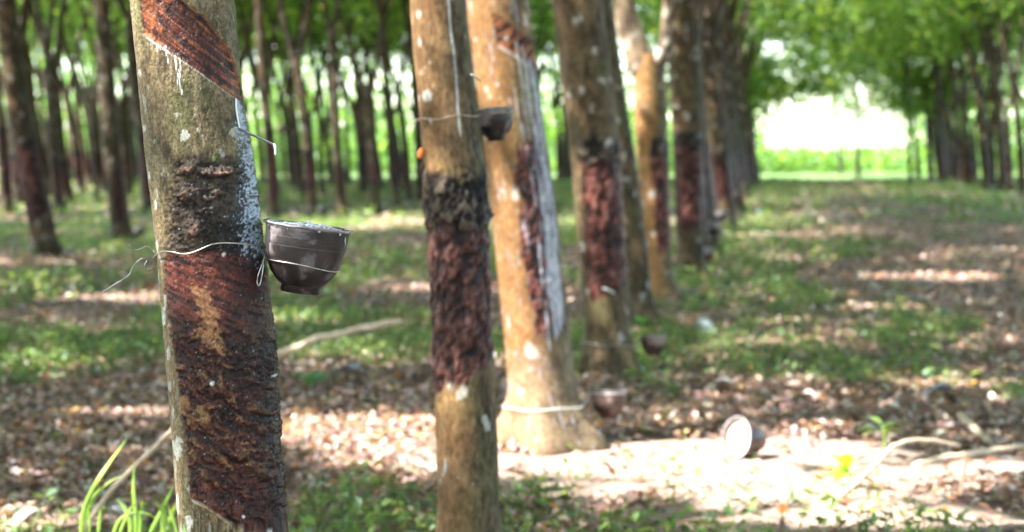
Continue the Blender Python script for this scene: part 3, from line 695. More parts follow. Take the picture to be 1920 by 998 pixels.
t6, CX6, R6 = row_tree(6, 16.4, [80, 130, 200, 300, 400, 500, 540, 567], [1188, 1186, 1188, 1194, 1204, 1213, 1216, 1214], [1240, 1246, 1250, 1254, 1256, 1262, 1266, 1274],
    panel_fn(505, .8, .9, (.45, 1.4), (-.25, 2), cutz=None, lich=.64), 60, .022, 2.25, 'sixth tree of the tapped row, pale trunk forking into a low open Y', 0, -.02)
t7, CX7, R7 = row_tree(7, 19.8, [-200, 0, 150, 300, 400, 480, 517], [1238, 1248, 1254, 1262, 1266, 1270, 1266], [1298, 1310, 1314, 1318, 1318, 1320, 1324],
    panel_fn(606, .1, .5, (.5, 1.5), (-1.4, 2), cutz=None, lich=.64), 54, .026, 3.4, 'seventh tree of the tapped row, thick dark trunk behind the forked one', 3)

# low Y of tree 6: replace its limbs by the two seen in the photo
for ch in list(t6.children):
    if ch.name.startswith('limb'): bpy.data.objects.remove(ch)
def rel(px, py, D, root): return at(px, py, D) - root.location
limb_obj('limb', [rel(1216, 150, 16.4, t6), rel(1200, 112, 16.4, t6), rel(1180, 55, 16.4, t6), rel(1166, -20, 16.4, t6), rel(1140, -200, 16.6, t6), rel(1080, -600, 17, t6), rel(980, -1100, 17.4, t6)], [.12, .125, .115, .095, .08, .05, .02], t6, seed=1, tone=3.6)
limb_obj('limb', [rel(1218, 150, 16.4, t6), rel(1232, 118, 16.35, t6), rel(1246, 90, 16.3, t6), rel(1252, 20, 16.3, t6), rel(1262, -80, 16.2, t6), rel(1300, -500, 16, t6), rel(1400, -1000, 15.6, t6)], [.11, .085, .065, .05, .048, .035, .015], t6, seed=2, tone=3.6)

near_roots = [(t1, (float(CX1(0)), D1)), (t2, None), (t3, None), (t4, None), (t5, None), (t6, None), (t7, None)]
for i, (r_, p) in enumerate(near_roots):
    o = (p[0], p[1], 0) if p else tuple(r_.location)
    cm = crown_mesh('crown', 900 + i, 135, 40, origin=o, size=(.22, .38), rad=(5.2, 2.7, 3.4))
    c_ = link('crown', cm, M_LEAF, r_)
    if p: c_.location = (p[0], p[1], 0)

# ---- kinds of tree for the rest of the plantation
PROT = []
def proto(kind, seed):
    rg = random.Random(seed); root = empty('rubber_tree', (0, 0, -50))
    ztop = [3.3, 4.7, 2.9, 5.3, 3.9, 5.7][kind]; lean = [-.10, -.07, -.04, -.12, -.09, -.05][kind]; r0 = [.115, .135, .10, .125, .145, .09][kind]
    cxf = lambda z: lean * z + .05 * np.sin(z * 1.1 + kind) * z / 3
    rf = lambda z: r0 * (1.14 - .085 * z)
    link('trunk', trunk_mesh('trunk', np.arange(-.1, ztop, .04), cxf, rf, lambda z: 0 * z, 36, panel_fn(seed, rg.choice([0, .1, .2]), .36, ([.55, .35, .7, .5, .3, .75][kind], [1.35, 1.75, 1.25, 1.55, 1.15, 1.5][kind]), ([-1.5, -.5, -1.9, -1.1, -.2, -1.6][kind], [2.0, 2.1, 1.2, 1.9, 2.1, .9][kind]), cutz=None, lich=.64)), M_BARK2, root)
    make_limbs(root, (float(cxf(ztop)), 0, ztop), float(rf(ztop)), seed, kind, 1.0)
    link('crown', crown_mesh('crown', seed + 50, 82, 36, hub=9.4, low=[6.0, 6.4, 5.8, 6.6, 6.2, 5.8][kind]), M_LEAF, root)
    return root
for k in range(6): PROT.append(proto(k, 1000 + k * 13))
USED = [False] * 6
LIT_LEAFC = [(.08, .155, .04), (.12, .20, .05), (.045, .095, .028), (.20, .26, .08), (.10, .19, .09)]  # brighter greens for far crowns, sunlit glow put into the leaf colour
THIN = []
for k in range(4):
    Rg_ = np.random.default_rng(300 + k)
    P_ = crown_points(Rg_, 80, 30, hub=7.4, rad=(4.8, 2.8, 4.7), low=[2.9, 3.4, 2.7, 3.7][k])
    V_, T_, C_ = leaves_np(P_, Rg_.uniform(.26, .44, len(P_)), .42, pal(len(P_), LIT_LEAFC, [4, 4, 3, 2, 2], .3, Rg_), .55, Rg=Rg_)
    m_ = mesh_np('crown', V_, tris=T_, colr=C_); m_.materials.append(M_LEAF); THIN.append(m_)
THINHI = []
for k in range(3):
    Rg_ = np.random.default_rng(330 + k); P_ = crown_points(Rg_, 55, 30, hub=9.2, rad=(4.4, 2.6, 3.6), low=[4.4, 5.4, 4.0][k])
    V_, T_, C_ = leaves_np(P_, Rg_.uniform(.26, .44, len(P_)), .42, pal(len(P_), LIT_LEAFC, [4, 4, 3, 2, 2], .3, Rg_), .55, Rg=Rg_)
    m_ = mesh_np('crown', V_, tris=T_, colr=C_); m_.materials.append(M_LEAF); THINHI.append(m_)
def place(kind, x, y, label, group, s=1.0, rz=0.0, unique_crown=None):
    if not USED[kind]: o = PROT[kind]; USED[kind] = True
    else: o = copy_tree(PROT[kind])
    o.location = (x, y, float(gz(x, y))); o.rotation_euler = (0, 0, rz); o.scale = (s, s, random.uniform(.94, 1.08))
    if y > 52:
        low_ = (y > 90 or (y > 78 and x < 14)) and x > 3
        for ch in o.children:
            if ch.name.startswith('crown'): ch.data = random.choice(THIN if low_ else THINHI)
    o['label'] = label; o['category'] = 'rubber tree'; o['group'] = group
    return o
rowx = lambda k, y: -.98 + 9.0 * k + .145 * y - (.4 if k == -1 else 0)
# left row, the ones with a place of their own in the photo: (base column, base row, kind, scale, label)
LEFT = [(88, 482, 3, 1.25, 'dark leaning tree nearest on the left, with black panel, at left edge of photo'),
        (230, 452, 4, .98, 'thick upright tree directly left of the closest trunk, pale top and dark base'),
        (514, 412, 1, .80, 'dark tree just right of the tin spout, first one right of the closest trunk'),
        (588, 406, 0, 1.0, 'dark leaning tree behind the rim of the focused cup'),
        (642, 404, 4, .72, 'tree right of the focused cup, pale forked top over dark slim trunk'),
        (704, 400, 2, 1.0, 'tree with pinkish pale base, third one left of the second tapped trunk'),
        (746, 392, 3, .78, 'slim tree second left of the second tapped trunk'),
        (788, 378, 1, .66, 'thin dark tree touching the left edge of the second tapped trunk')]
LEAN_ROOT = 'trees of the next row on the left'
for (px, py, kd, s, lb) in LEFT:
    p = on_ground(px, py); place(kd, p.x, p.y, lb, LEAN_ROOT, s, random.uniform(-.15, .15))
BACK = [(14, 402, 1, .9, 'dark slim tree at the far left edge of the photo'), (112, 402, 4, .8, 'tree behind, between the two big left trees, knobbly at mid height'), (182, 376, 2, .7, 'thin forked tree left of the thick upright one'),
        (268, 372, 5, .8, 'slender tree peeping out at the closest trunk\'s left edge')]
for (px, py, kd, s, lb) in BACK:
    p = on_ground(px, py); place(kd, p.x, p.y, lb, 'trees of the second row on the left', s, random.uniform(-.2, .2))
y = 22.6; i = 0
names8 = ['eighth', 'ninth', 'tenth', 'eleventh', 'twelfth']
while y < 96:                                            # the tapped row runs on beside the lane
    x = rowx(0, y) + random.uniform(-.15, .15)
    lb = f'{names8[i]} tree of the tapped row, blurred dark trunk beside the lane' if i < 5 else 'blurred trunk far down the tapped row, left border of the bright lane'
    place(random.choice([0, 1, 3, 4]), x, y, lb, 'far trees of the tapped row', random.uniform(1.1, 1.4), random.uniform(-.2, .2))
    y += random.uniform(2.3, 2.8); i += 1
y = 51
while y < 96:
    place(random.randrange(6), rowx(-1, y) + random.uniform(-.2, .2), y, 'slim blurred trunk far back, left of the tapped row', 'far trees of the left row', random.uniform(.9, 1.2), random.uniform(-.3, .3)); y += random.uniform(2.2, 2.8)
for k, y0 in ((-1.5, 43), (-2, 46), (-2.5, 52), (-3, 62), (-3.5, 70), (-4, 80)):
    y = y0
    while y < 96:
        x = rowx(k, y) + random.uniform(-.4, .4)
        if x > -.3 * y:
            place(random.randrange(6), x, y, 'thin blurred trunk in the dense background left of the lane', 'background trees on the left', random.uniform(.95, 1.4), random.uniform(-.4, .4))
        y += random.uniform(2.4, 3.2)
RIGHT = [(1882, 356, 4, .78, 'sunlit orange trunk standing nearest on the right side of the lane')]
p = on_ground(1882, 356); place(1, p.x, p.y, RIGHT[0][4], 'trees on the right of the lane', 1.25, 0)
y = 61; 
while y < 100:
    place(random.randrange(6), rowx(1, y) + random.uniform(-.3, 1.3), y, 'blurred trunk in the row on the right of the lane', 'trees on the right of the lane', random.uniform(.95, 1.25), random.uniform(-.3, .3)); y += random.uniform(1.3, 1.8)
y = 84
while y < 118:
    place(random.choice([1, 3, 5]), rowx(1, y) - random.uniform(1.5, 3.8), y, 'thin pale trunk at the far end of the lane, right side', 'small trees closing the lane', random.uniform(.5, .7), random.uniform(-.3, .3)); y += 11
assert all(USED)
# the rows beside the camera whose leaf roof shades the floor
def shade_tree(kind, x, y, lb):
    o = place(kind, x, y, lb, 'shade trees beside the photographer', 1.0, 0); o.scale = (1, 1, 1)
    for ch in o.children:
        if ch.name.startswith('crown'):
            ch.data = crown_mesh('crown', int(y * 10 + x * 7) % 9000 + 5000 + kind, 135, 40, size=(.22, .38), rad=(5.2, 2.7, 3.4), origin=(x, y, float(gz(x, y)))); ch.data.materials.append(M_LEAF)
y = -6
while y < 21.5:
    shade_tree(random.choice([0, 1, 3]), rowx(-1, y), y, 'rubber tree of the left row, standing outside the view'); y += 2.9
for (x, y) in ((-1.6, -2.6), (-1.9, -5.4), (-2.4, -8.6), (-2.8, -12), (-3.2, -15.5)):
    shade_tree(1, x, y, 'rubber tree near the photographer, standing outside the view')
def fill_tree(x, y):
    place(random.choice([0, 1, 3]), x, y, 'rubber tree beyond the edges of the view', 'shade trees beside the photographer', 1.0, random.uniform(-3, 3))
for (k, y0, y1, st) in ((1, -16, 58, 3.3), (-2, -16, 47, 3.6), (-1, -20, -7, 3.3), (2, -16, 100, 4.2), (-3, 0, 58, 4.2)):
    y = y0
    while y < y1: fill_tree(rowx(k, y) + random.uniform(-.3, .3), y); y += st

# far-off scrub behind the plantation
def far_wood():
    Rg = np.random.default_rng(44); P = []
    for _ in range(760):
        x = Rg.uniform(-75, 60); y = Rg.uniform(128, 175)
        px = 960 + FPX * x / y
        if 1425 < px < 1700 and Rg.uniform() < .55: continue
        h = Rg.uniform(.6, 2.2) if 1425 < px < 1700 else Rg.uniform(1.0, 4.5) if Rg.uniform() < .4 else Rg.uniform(5, 15)
        c = Rg.normal(0, 1, (90, 3)) * [1.3, 1.3, h * .28] + [x, y, h * .5]; c[:, 2] = np.abs(c[:, 2]); P.append(c)
    P = np.concatenate(P); V, T, C = leaves_np(P, Rg.uniform(.4, .8, len(P)), .6, pal(len(P), [(.10, .2, .04), (.16, .28, .06), (.07, .15, .04)], [3, 3, 2], .3, Rg), .7, Rg=Rg)
    tag(link('distant_scrub', mesh_np('distant_scrub', V, tris=T, colr=C), M_HERB), 'bright sunlit green scrub beyond the end of the plantation', 'scrub', kind='stuff')
far_wood()

# ------------------------------------------------------------------ cups
def lathe(prof, n=64, mod=None):
    V = []
    for k, (r_, z_) in enumerate(prof):
        for j in range(n):
            a = 2 * math.pi * j / n; rr, z2 = (r_, z_) if mod is None else mod(r_, z_, a, k)
            V.append((rr * math.cos(a), rr * math.sin(a), z2))
    return np.array(V), grid_faces(len(prof), n)
def make_cup(name, mat, fill_mat, fill=.004):
    """bowl with a flat lip, a foot ring and a spout notch; origin at its foot, 15 cm wide"""
    root = empty(name, (0, 0, 0))
    outer = [(.0, .006), (.029, .006), (.030, .0), (.0335, .0), (.034, .012), (.036, .0135), (.045, .021), (.055, .033), (.0625, .048), (.0675, .066), (.0705, .086), (.0722, .104), (.0730, .1125), (.0775, .1150), (.0785, .1165), (.0775, .1185), (.0720, .1175)]
    inner = [(.0700, .112), (.0680, .088), (.0630, .058), (.052, .036), (.034, .020), (.0, .017)]
    def mod(r_, z_, a, k):
        if k in (13, 14, 15): r_ += .0045 * math.exp(-((math.sin((a + math.pi / 2) / 2)) / .12) ** 2); z_ -= .0030 * math.exp(-((math.sin((a + math.pi / 2 + .25) / 2)) / .13) ** 2)
        if k in (13, 14, 15, 16): z_ += .0008 * math.sin(3 * a) + .0005 * math.sin(7 * a + 1)
        return r_, z_
    v, q = lathe(outer + inner, 72, mod)
    k_ = np.arange(len(q)) // 72; lip = (k_ >= 12) & (k_ <= 15)
    link('cup_body', mesh_np('cup_body', v, q[~lip], smooth=True), mat, root)
    link('rim', mesh_np('rim', v, q[lip], smooth=True), M_RIM, root)
    rd = random.Random(5)
    V_, Q_ = [], []; off = 0                              # crumbs and dried drops of latex under the lip
    for a_, z0_, ln_, w_ in ((-.35, .106, .008, .0012), (-.62, .1125, .0035, .0026), (-2.6, .112, .004, .0012), (-.28, .100, .011, .0009), (-1.95, .1105, .003, .0010), (-2.3, .1125, .0025, .0022), (-1.2, .1125, .002, .003), (.6, .11, .006, .002), (2.2, .11, .008, .002)):
        r_ = float(np.interp(z0_, [.0, .012, .066, .104, .115], [.0335, .034, .0675, .0722, .0742]))
        c_, s_ = math.cos(a_), math.sin(a_)
        v2, q2, _t = tube_np([Vector((c_ * r_, s_ * r_, z0_ + .001)), Vector((c_ * (r_ + .0008), s_ * (r_ + .0008), z0_ - ln_ * .4)), Vector((c_ * r_, s_ * r_, z0_ - ln_))], [w_ * .6, w_, w_ * .4], 6)
        V_.append(v2); Q_.append(q2 + off); off += len(v2)
    link('latex_crumbs', mesh_np('latex_crumbs', np.concatenate(V_), np.concatenate(Q_), smooth=True), M_CRUMB, root)
    zf = .112 + fill
    rg = np.random.default_rng(3); rs = np.linspace(.0705, 0, 22); a = np.linspace(0, 2 * np.pi, 60, endpoint=False)
    RR, AA = np.meshgrid(rs, a, indexing='ij'); x, y_ = RR * np.cos(AA), RR * np.sin(AA)
    z_ = zf - .0035 + (1 - (RR / .0705) ** 2) * .0095 + (fbm(x * 90, y_ * 90, 0, 8, 3) - .5) * .009
    link('latex_fill', mesh_np('latex_fill', np.stack([x, y_, z_], -1).reshape(-1, 3), grid_faces(len(rs), 60), smooth=True), fill_mat, root)
    return root
CUPG = 'latex collecting cups'
cupA = make_cup('latex_cup', M_CUP, M_WETLATEX, .004)
tilt = math.radians(7.7); top = at(578, 424, D1 - .02)
cupA.rotation_euler = (math.radians(-1.0), tilt, math.radians(0))
off = Euler((math.radians(-1.0), tilt, 0)).to_matrix() @ Vector((0, 0, .1165)); cupA.location = top - off
tag(cupA, 'dark scuffed latex cup in sharp focus, tilted and wired to the closest trunk', 'latex cup', CUPG)
cupB = make_cup('latex_cup', M_CUPRED, M_LATEX, -.03)
usedB = [False]
def cup(src, px, py, D, width_px, label, rot=(0, 0, 0), ground=False):
    o = copy_tree(src) if (src is not cupB or usedB[0]) else cupB
    if src is cupB: usedB[0] = True
    s = width_px / FPX * D / .157
    o.scale = (s, s, s); o.rotation_euler = rot
    c = at(px, py, D); o.location = c - Euler(rot).to_matrix() @ Vector((0, 0, .06 * s))
    tag(o, label, 'latex cup', CUPG); return o
cup(cupA, 928, 233, 5.50, 80, 'black latex cup high on the second tapped tree', (0, math.radians(-6), .6))
cup(cupB, 1141, 757, 8.30, 73, 'brown latex cup hanging low beside the third tapped tree\'s base', (math.radians(-2), math.radians(4), 1.0))
cup(cupB, 1225, 648, 10.7, 52, 'brown latex cup hanging beside the fourth tapped tree', (0, math.radians(6), 2.0))
cup(cupA, 1290, 560, 16.4, 36, 'small dark latex cup near the forked tree\'s base', (0, 0, .3))
cup(cupA, 1322, 478, 19.9, 36, 'dark cup with pale blue rim hanging at the seventh tree', (0, math.radians(5), 1.3))
cup(cupA, 1338, 428, 23.0, 32, 'dark blurred cup hanging above the blue-rimmed one', (0, 0, 1.9))
cup(cupA, 1352, 405, 26.0, 26, 'small dark cup far down the tapped row, between the blue-rimmed cup and a white one', (0, 0, 1.1))
cup(cupB, 1383, 370, 30.0, 22, 'tiny cup with white rim, last one visible down the tapped row', (0, .1, .4))
cup(cupA, 126, 478, 23.4, 24, 'dark blurred cup beside the base of the leaning left tree', (0, 0, .9))
cup(cupA, 262, 436, 27.6, 24, 'dark blurred cup beside the thick upright left tree', (0, 0, .2))
cup(cupB, 528, 241, 35, 18, 'tiny pale cup hanging behind the tin spout', (0, .1, .2))
cup(cupA, 604, 396, 38, 22, 'blurred cup just above the focused cup\'s rim', (0, .1, .8))
# tipped cups on the floor
def fallen(src, px, py, width_px, label, rz, lean, fill=True):
    g = on_ground(px, py); s = width_px / FPX * g.y / .157
    o = copy_tree(src); o.scale = (s, s, s); e = Euler((lean, 0, rz)); o.rotation_euler = e
    # lowest point of the tipped cup rests on the soil
    m = e.to_matrix(); pts = [m @ Vector((r_ * math.cos(a), r_ * math.sin(a), z_)) for r_, z_ in ((.0785, .1165), (.034, 0)) for a in np.linspace(0, 6.28, 40)]
    lo = min(p_.z for p_ in pts) * s; c = m @ Vector((0, 0, .06)) * s
    o.location = (g.x - c.x, g.y - c.y, float(gz(g.x, g.y)) - lo - .004)
    tag(o, label, 'latex cup', CUPG); return o
cupC = make_cup('latex_cup', M_CUPRED, M_LATEX, -.012)
cw = fallen(cupC, 1402, 862, 82, 'tipped cup on the ground showing bright white dried latex inside', math.radians(-56), math.radians(80))
fallen(cupC, 1318, 628, 42, 'small tipped cup on the ground with whitish inside, right of the row', math.radians(30), math.radians(60))
for ch in list(cupC.children): bpy.data.objects.remove(ch)
bpy.data.objects.remove(cupC)

# ------------------------------------------------------------------ wires
def wire(label, pts_list, rad, mat=M_WIRE):
    V, Q, T = [], [], []; off = 0
    for pts, closed in pts_list:
        v, q, t = tube_np(pts, rad, 6, closed); V.append(v); Q.append(q + off); T.append(t + off if len(t) else t); off += len(v)
    o = link('wire', mesh_np('wire', np.concatenate(V), np.concatenate(Q), np.concatenate(T), smooth=True), mat)
    return tag(o, label, 'wire', 'wires tied round the trunks')
ringpx = [(289, 492), (300, 482), (318, 470), (330, 467), (345, 468), (365, 471), (385, 466), (402, 458), (415, 453), (430, 451), (450, 452), (470, 455), (488, 458), (497, 461)]
ring = []
for (x_, y_) in ringpx: ring.append(surf1(x_, y_, .0065)[0])
zb = ring[-1].z; z0 = ring[0].z; Ua = surf1(497, 461)[1]; Ub = surf1(289, 492)[1]
for k in range(1, 14):
    t = k / 14; U_ = Ua + (2 * math.pi + Ub - Ua) * t; z_ = zb + (z0 - zb) * t; r_ = float(R1(z_)) + .007
    ring.append(Vector((float(CX1(z_)) + r_ * math.sin(U_), D1 - r_ * math.cos(U_), z_)))
Df = D1 - .03
tail = spline([ring[0], at(292, 478, Df), at(285, 468, Df), at(275, 462, Df - .01), at(266, 466, Df - .015), at(254, 469, Df - .02), at(246, 464, Df - .025), at(242, 459, Df - .03)], 5)
tail2 = spline([ring[0] + Vector((.002, -.002, -.002)), at(289, 500, Df), at(283, 507, Df - .01), at(275, 507, Df - .015), at(271, 498, Df - .02), at(276, 487, Df - .02), at(268, 485, Df - .03), at(258, 490, Df - .03), at(248, 503, Df - .04), at(243, 514, Df - .045), at(232, 523, Df - .05), at(211, 536, Df - .055), at(192, 548, Df - .06)], 5)
cc = cupA.location; cm_ = cupA.rotation_euler.to_matrix()
belt = []
for k in range(40):
    a = 2 * math.pi * k / 40; zc = .050 + .004 * math.cos(a + math.pi) + .0015 * math.sin(3 * a); r_ = float(np.interp(zc, [.033, .048, .066], [.055, .0625, .0675])) + .0018
    belt.append(cc + cm_ @ Vector((r_ * math.cos(a), r_ * math.sin(a), zc)))
bl_ = min(belt, key=lambda p_: p_.x)
hang = spline([surf1(497, 461, .006)[0], at(497, 478, D1 - .05), at(493, 492, D1 - .055), at(486, 510, D1 - .06), at(482, 528, D1 - .06), at(485, 536, D1 - .06), at(489, 528, D1 - .058), at(493, 505, D1 - .055), at(495, 488, D1 - .05), bl_], 6)
wire('thin steel wire twisted round the closest trunk and the focused cup, ends curling out left', [(spline(ring, 3), True), (tail, False), (tail2, False), (belt, True), (hang, False)], .00125)
def ringwire(label, cxf, rf, D, py0, py1, cup_o, rad=.0022, tailpts=None, wmat=M_RUSTWIRE):
    pts = []; za, zb_ = z_of(py0, D), z_of(py1, D)
    for k in range(40):
        U_ = -math.pi + 2 * math.pi * k / 40; z_ = (za + zb_) / 2 + (zb_ - za) / 2 * math.sin(U_) + .004 * math.sin(5 * U_); r_ = float(rf(z_)) * (1.03 + (.10 if z_ < .34 else 0)) + .008
        pts.append(Vector((float(cxf(z_)) + r_ * math.sin(U_), D - r_ * math.cos(U_), z_)))
    L_ = [(pts, True)]
    if cup_o is not None:
        s = cup_o.scale[0]; m = cup_o.rotation_euler.to_matrix(); b_ = []
        for k in range(30):
            a = 2 * math.pi * k / 30; b_.append(cup_o.location + m @ (Vector((.0745 * math.cos(a), .0745 * math.sin(a), .104)) * s))
        L_.append((b_, True)); q = min(b_, key=lambda p_: p_.x); L_.append((spline([max(pts, key=lambda p_: p_.x), (q + max(pts, key=lambda p_: p_.x)) / 2 + Vector((0, 0, -.008)), q], 4), False))
    if tailpts: L_.append((spline(tailpts, 4), False))
    return wire(label, L_, rad, wmat)
cups = {o['label']: o for o in bpy.data.objects if o.get('category') == 'latex cup'}
ringwire('reddish wire round the second tapped trunk holding the black cup', CX2, R2, 5.4, 226, 216, cups['black latex cup high on the second tapped tree'], .0017, [at(788, 222, 5.3), at(781, 224, 5.28), at(775, 229, 5.26), at(772, 231, 5.25)])
ringwire('pale wire round the low base of the third tapped trunk', CX3, R3, 8.25, 760, 756, cups['brown latex cup hanging low beside the third tapped tree\'s base'], .0022, None, M_LATEX)
ringwire('wire round the fourth tapped trunk holding its brown cup', CX4, R4, 10.66, 640, 645, cups['brown latex cup hanging beside the fourth tapped tree'], .003, None, M_WIRE)
# small spouts of the trees behind
p = at(889, 143, 5.35); spout(t2, p - t2.location - Vector((.012, 0, -.004)), Vector((.03, 0, -.018)), .038, .006, M_SPOUT, False)
p = at(1130, 541, 10.5); spout(t4, p - t4.location, Vector((.06, -.05, -.02)), .08, .012, M_LATEX, False)
o = tube_obj('resin_bead', [at(791, 278, 5.36) - t2.location, at(789, 287, 5.36) - t2.location, at(786, 297, 5.355) - t2.location], [.004, .010, .004], M_ORANGE, t2)

# ------------------------------------------------------------------ sticks, tufts and seedlings
def stick(label, pts, r0, r1, mat=M_STICK, group='fallen sticks'):
    s_ = spline(pts, 5); rr = list(np.interp(np.linspace(0, 1, len(s_)), [0, 1], [r0, r1]))
    s_ = [p_ + Vector((0, 0, (random.random() - .5) * r0 * .5)) for p_ in s_]
    return tag(tube_obj('stick', s_, rr, mat), label, 'stick', group)
g = on_ground(500, 690)
stick('long pale stick rising behind the closest trunk below the focused cup', [Vector((at(470, 692, 11.0).x, 11.0, .03)), at(515, 668, 10.8), at(600, 634, 10.6), at(680, 616, 10.4), at(750, 601, 10.2)], .026, .018)
stick('thin pale stick leaning out behind the grass tuft, bottom left', [at(140, 1040, 5.9), at(165, 985, 5.8), at(205, 925, 5.7), at(265, 862, 5.6), at(330, 800, 5.5)], .010, .007)
stick('short straight pale stick slanting down, right edge', [at(1800, 777, 8.6), at(1835, 812, 8.3), at(1868, 842, 8.1)], .018, .016)
stick('thick pale stick lying almost level, right edge', [at(1712, 874, 7.7), at(1780, 858, 7.8), at(1850, 848, 7.9), at(1925, 836, 8.0)], .019, .012)
stick('arched dry stem bending over to the right above the sprout', [at(1535, 965, 6.7), at(1590, 920, 6.8), at(1640, 873, 6.9), at(1675, 838, 7.0), at(1720, 825, 7.1), at(1800, 835, 7.2)], .016, .007)
stick('thin upright dry stem under the level stick, bottom right', [at(1800, 940, 6.9), at(1806, 900, 6.9), at(1812, 862, 6.9)], .007, .005)
stick('dark twig lying across the litter, bottom right corner', [at(1880, 930, 6.9), at(1900, 960, 6.7), at(1925, 985, 6.6)], .01, .008)
def blade_tuft(name, label, base, blades, mat=M_BLADE):
    V, Q = [], []; off = 0
    for pts, w in blades:
        s_ = spline(pts, 5); m = len(s_)
        for i_, p_ in enumerate(s_):
            t = i_ / (m - 1); ww = w * math.sin(math.pi * min(1, .18 + .80 * t)) ; V += [p_ + Vector((-ww, 0, 0)), p_ + Vector((0, -ww * .5, -ww * .25)), p_ + Vector((ww, 0, 0))]
        for i_ in range(m - 1):
            a = off + i_ * 3; Q += [(a, a + 1, a + 4, a + 3), (a + 1, a + 2, a + 5, a + 4)]
        off += 3 * m
    o = link(name, mesh_np(name, np.array([tuple(v) for v in V]), Q, smooth=True), mat)
    return tag(o, label, 'grass')
Dg = 5.2
blade_tuft('grass_tuft', 'tuft of long bright green grass blades at the closest trunk\'s left foot', None, [
    ([at(150, 1010, Dg), at(160, 950, Dg), at(190, 890, Dg), at(238, 822, Dg + .1)], .008),
    ([at(150, 1010, Dg), at(172, 940, Dg), at(205, 905, Dg), at(240, 888, Dg)], .007),
    ([at(255, 1030, Dg), at(254, 960, Dg), at(250, 915, Dg), at(252, 870, Dg)], .006),
    ([at(270, 1030, Dg), at(290, 985, Dg), at(310, 945, Dg), at(328, 905, Dg)], .008),
    ([at(280, 1030, Dg), at(310, 990, Dg + .2), at(330, 950, Dg + .2), at(345, 925, Dg + .2)], .008),
    ([at(240, 1030, Dg), at(245, 985, Dg), at(232, 950, Dg), at(215, 935, Dg)], .007),
    ([at(205, 1030, Dg), at(225, 975, Dg), at(262, 960, Dg), at(300, 975, Dg)], .007)] +
    [(lambda x0, y0, dx, h, dd: [at(x0, 1040, Dg + dd), at(x0 + dx * .2, 1040 - h * .45, Dg + dd), at(x0 + dx * .55, 1040 - h * .85, Dg + dd), at(x0 + dx, 1040 - h, Dg + dd - .05)])(random.uniform(150, 345), 0, random.uniform(-70, 70), random.uniform(50, 150), random.uniform(-.2, .3)) and
     ((lambda x0, dx, h, dd: [at(x0, 1040, Dg + dd), at(x0 + dx * .2, 1040 - h * .45, Dg + dd), at(x0 + dx * .55, 1040 - h * .85, Dg + dd), at(x0 + dx, 1040 - h * random.uniform(.8, 1), Dg + dd - .05)])(random.uniform(150, 345), random.uniform(-70, 70), random.uniform(50, 120), random.uniform(-.2, .3)), random.uniform(.003, .006)) for _ in range(11)])
def seedling(label, px, py, D, n, ln, rnd, up=.6, base_py=None, cols=GREEN):
    rg = random.Random(rnd); c0 = at(px, py, D); gp = Vector((c0.x, D, float(gz(c0.x, D)) - .01))
    root = empty('seedling', gp); tag(root, label, 'seedling', 'young plants on the floor')
    tube_obj('stem', [Vector((0, 0, 0)), (c0 - gp) * .5 + Vector((.01, 0, 0)), c0 - gp], [.005, .004, .003], M_BLADE, root, 6)
    V, T = [], []
    for k in range(n):
        a = rg.uniform(0, 6.28) if n > 6 else k * 6.28 / n + rg.uniform(-.3, .3)
        d = Vector((math.cos(a), math.sin(a) * .8, rg.uniform(-.15, up))).normalized(); s = d.cross(Vector((0, 0, 1))).normalized(); l = ln * rg.uniform(.7, 1.2); w = l * .2
        b = c0 - gp + Vector((0, 0, rg.uniform(-.25, .1) * ln)); m = len(V)
        V += [b, b + d * l * .3 + s * w * .8, b + d * l * .65 + s * w, b + d * l - Vector((0, 0, l * .15)), b + d * l * .65 - s * w, b + d * l * .3 - s * w * .8]
        T += [(m, m + 1, m + 5), (m + 1, m + 2, m + 4), (m + 1, m + 4, m + 5), (m + 2, m + 3, m + 4)]
    me = mesh_np('leaves', np.array([tuple(v) for v in V]), tris=T, colr=np.repeat(pal(n, cols, [1] * len(cols)), 6, 0)); link('leaves', me, M_HERB, root)
    return root
seedling('pale green seedling with drooping leaves right of the closest trunk, mid height', 582, 705, 10.0, 12, .15, 1, .4, cols=[(.12, .30, .12), (.10, .25, .10)])
seedling('small seedling with three dark green leaves in the sunlit patch between two trunks', 690, 868, 7.6, 4, .07, 2, .4)
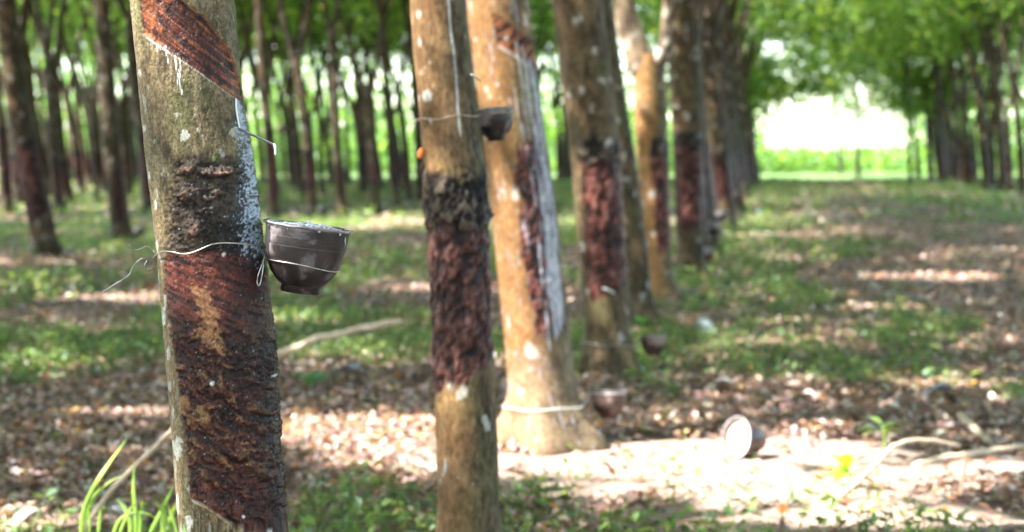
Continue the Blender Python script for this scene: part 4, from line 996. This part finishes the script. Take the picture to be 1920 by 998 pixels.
seedling('yellow-green sprout catching light under the arched dry stem', 1590, 880, 7.1, 12, .12, 3, .9, cols=[(.22, .40, .04), (.3, .42, .05)])
seedling('bushy green plant left of the tilted stem, right of the white-filled cup', 1655, 800, 7.9, 14, .10, 4, .7)
seedling('low green plant in the litter at the left, lower edge', 180, 905, 7.4, 12, .08, 5, .4, cols=[(.08, .2, .09), (.1, .24, .11)])
seedling('small green plant in the litter near the far left corner', 60, 880, 8.0, 12, .07, 6, .4)
seedling('little bright sprout at the fourth tapped trunk\'s cup', 1204, 600, 13.0, 8, .10, 7, .8, cols=[(.1, .4, .08)])
seedling('tall green weed on the grassy strip right of the tapped row', 1485, 510, 15.5, 16, .20, 8, .5)
# curled pale fronds and leaves
def curled_leaf(label, px, py, length, mat, rz):
    g = on_ground(px, py); V = []; n, m = 12, 5
    for i_ in range(n):
        t = i_ / (n - 1); w = length * .22 * math.sin(math.pi * (.06 + .9 * t)); 
        for j in range(m):
            s = j / (m - 1) * 2 - 1; V.append((length * (t - .5), s * w, .012 + abs(s) * w * .5 + .03 * math.sin(t * 3.1) + .006 * math.sin(9 * t + 2 * s)))
    me = mesh_np('fallen_leaf', np.array(V), grid_faces(n, m, False), smooth=True); o = link('fallen_leaf', me, mat)
    o.location = (g.x, g.y, float(gz(g.x, g.y)) + .01); o.rotation_euler = (0, 0, rz); return tag(o, label, 'fallen leaf', 'large fallen leaves')
M_PALE = simple('pale_leaf', (.42, .38, .36), .5, 0, (.6, .56, .52), 20); M_GREY = simple('grey_leaf', (.22, .24, .27), .45, 0, (.42, .44, .46), 20)
curled_leaf('whitish flat leaf on the green strip right of the low brown cup', 1356, 742, .19, M_PALE, .1)
curled_leaf('grey curled leaf in brown litter, right side', 1768, 752, .24, M_GREY, .2)
curled_leaf('dark grey fallen leaf between the closest and second trunk', 655, 716, .22, M_GREY, -.1)
curled_leaf('pale curled leaf in the bottom left corner', 60, 985, .20, M_PALE, .9)
curled_leaf('pale leaf lying at the grass tuft, lower left', 215, 980, .18, M_PALE, -.2)
curled_leaf('white curled leaf at the left edge, mid height', 18, 730, .10, M_PALE, .6)
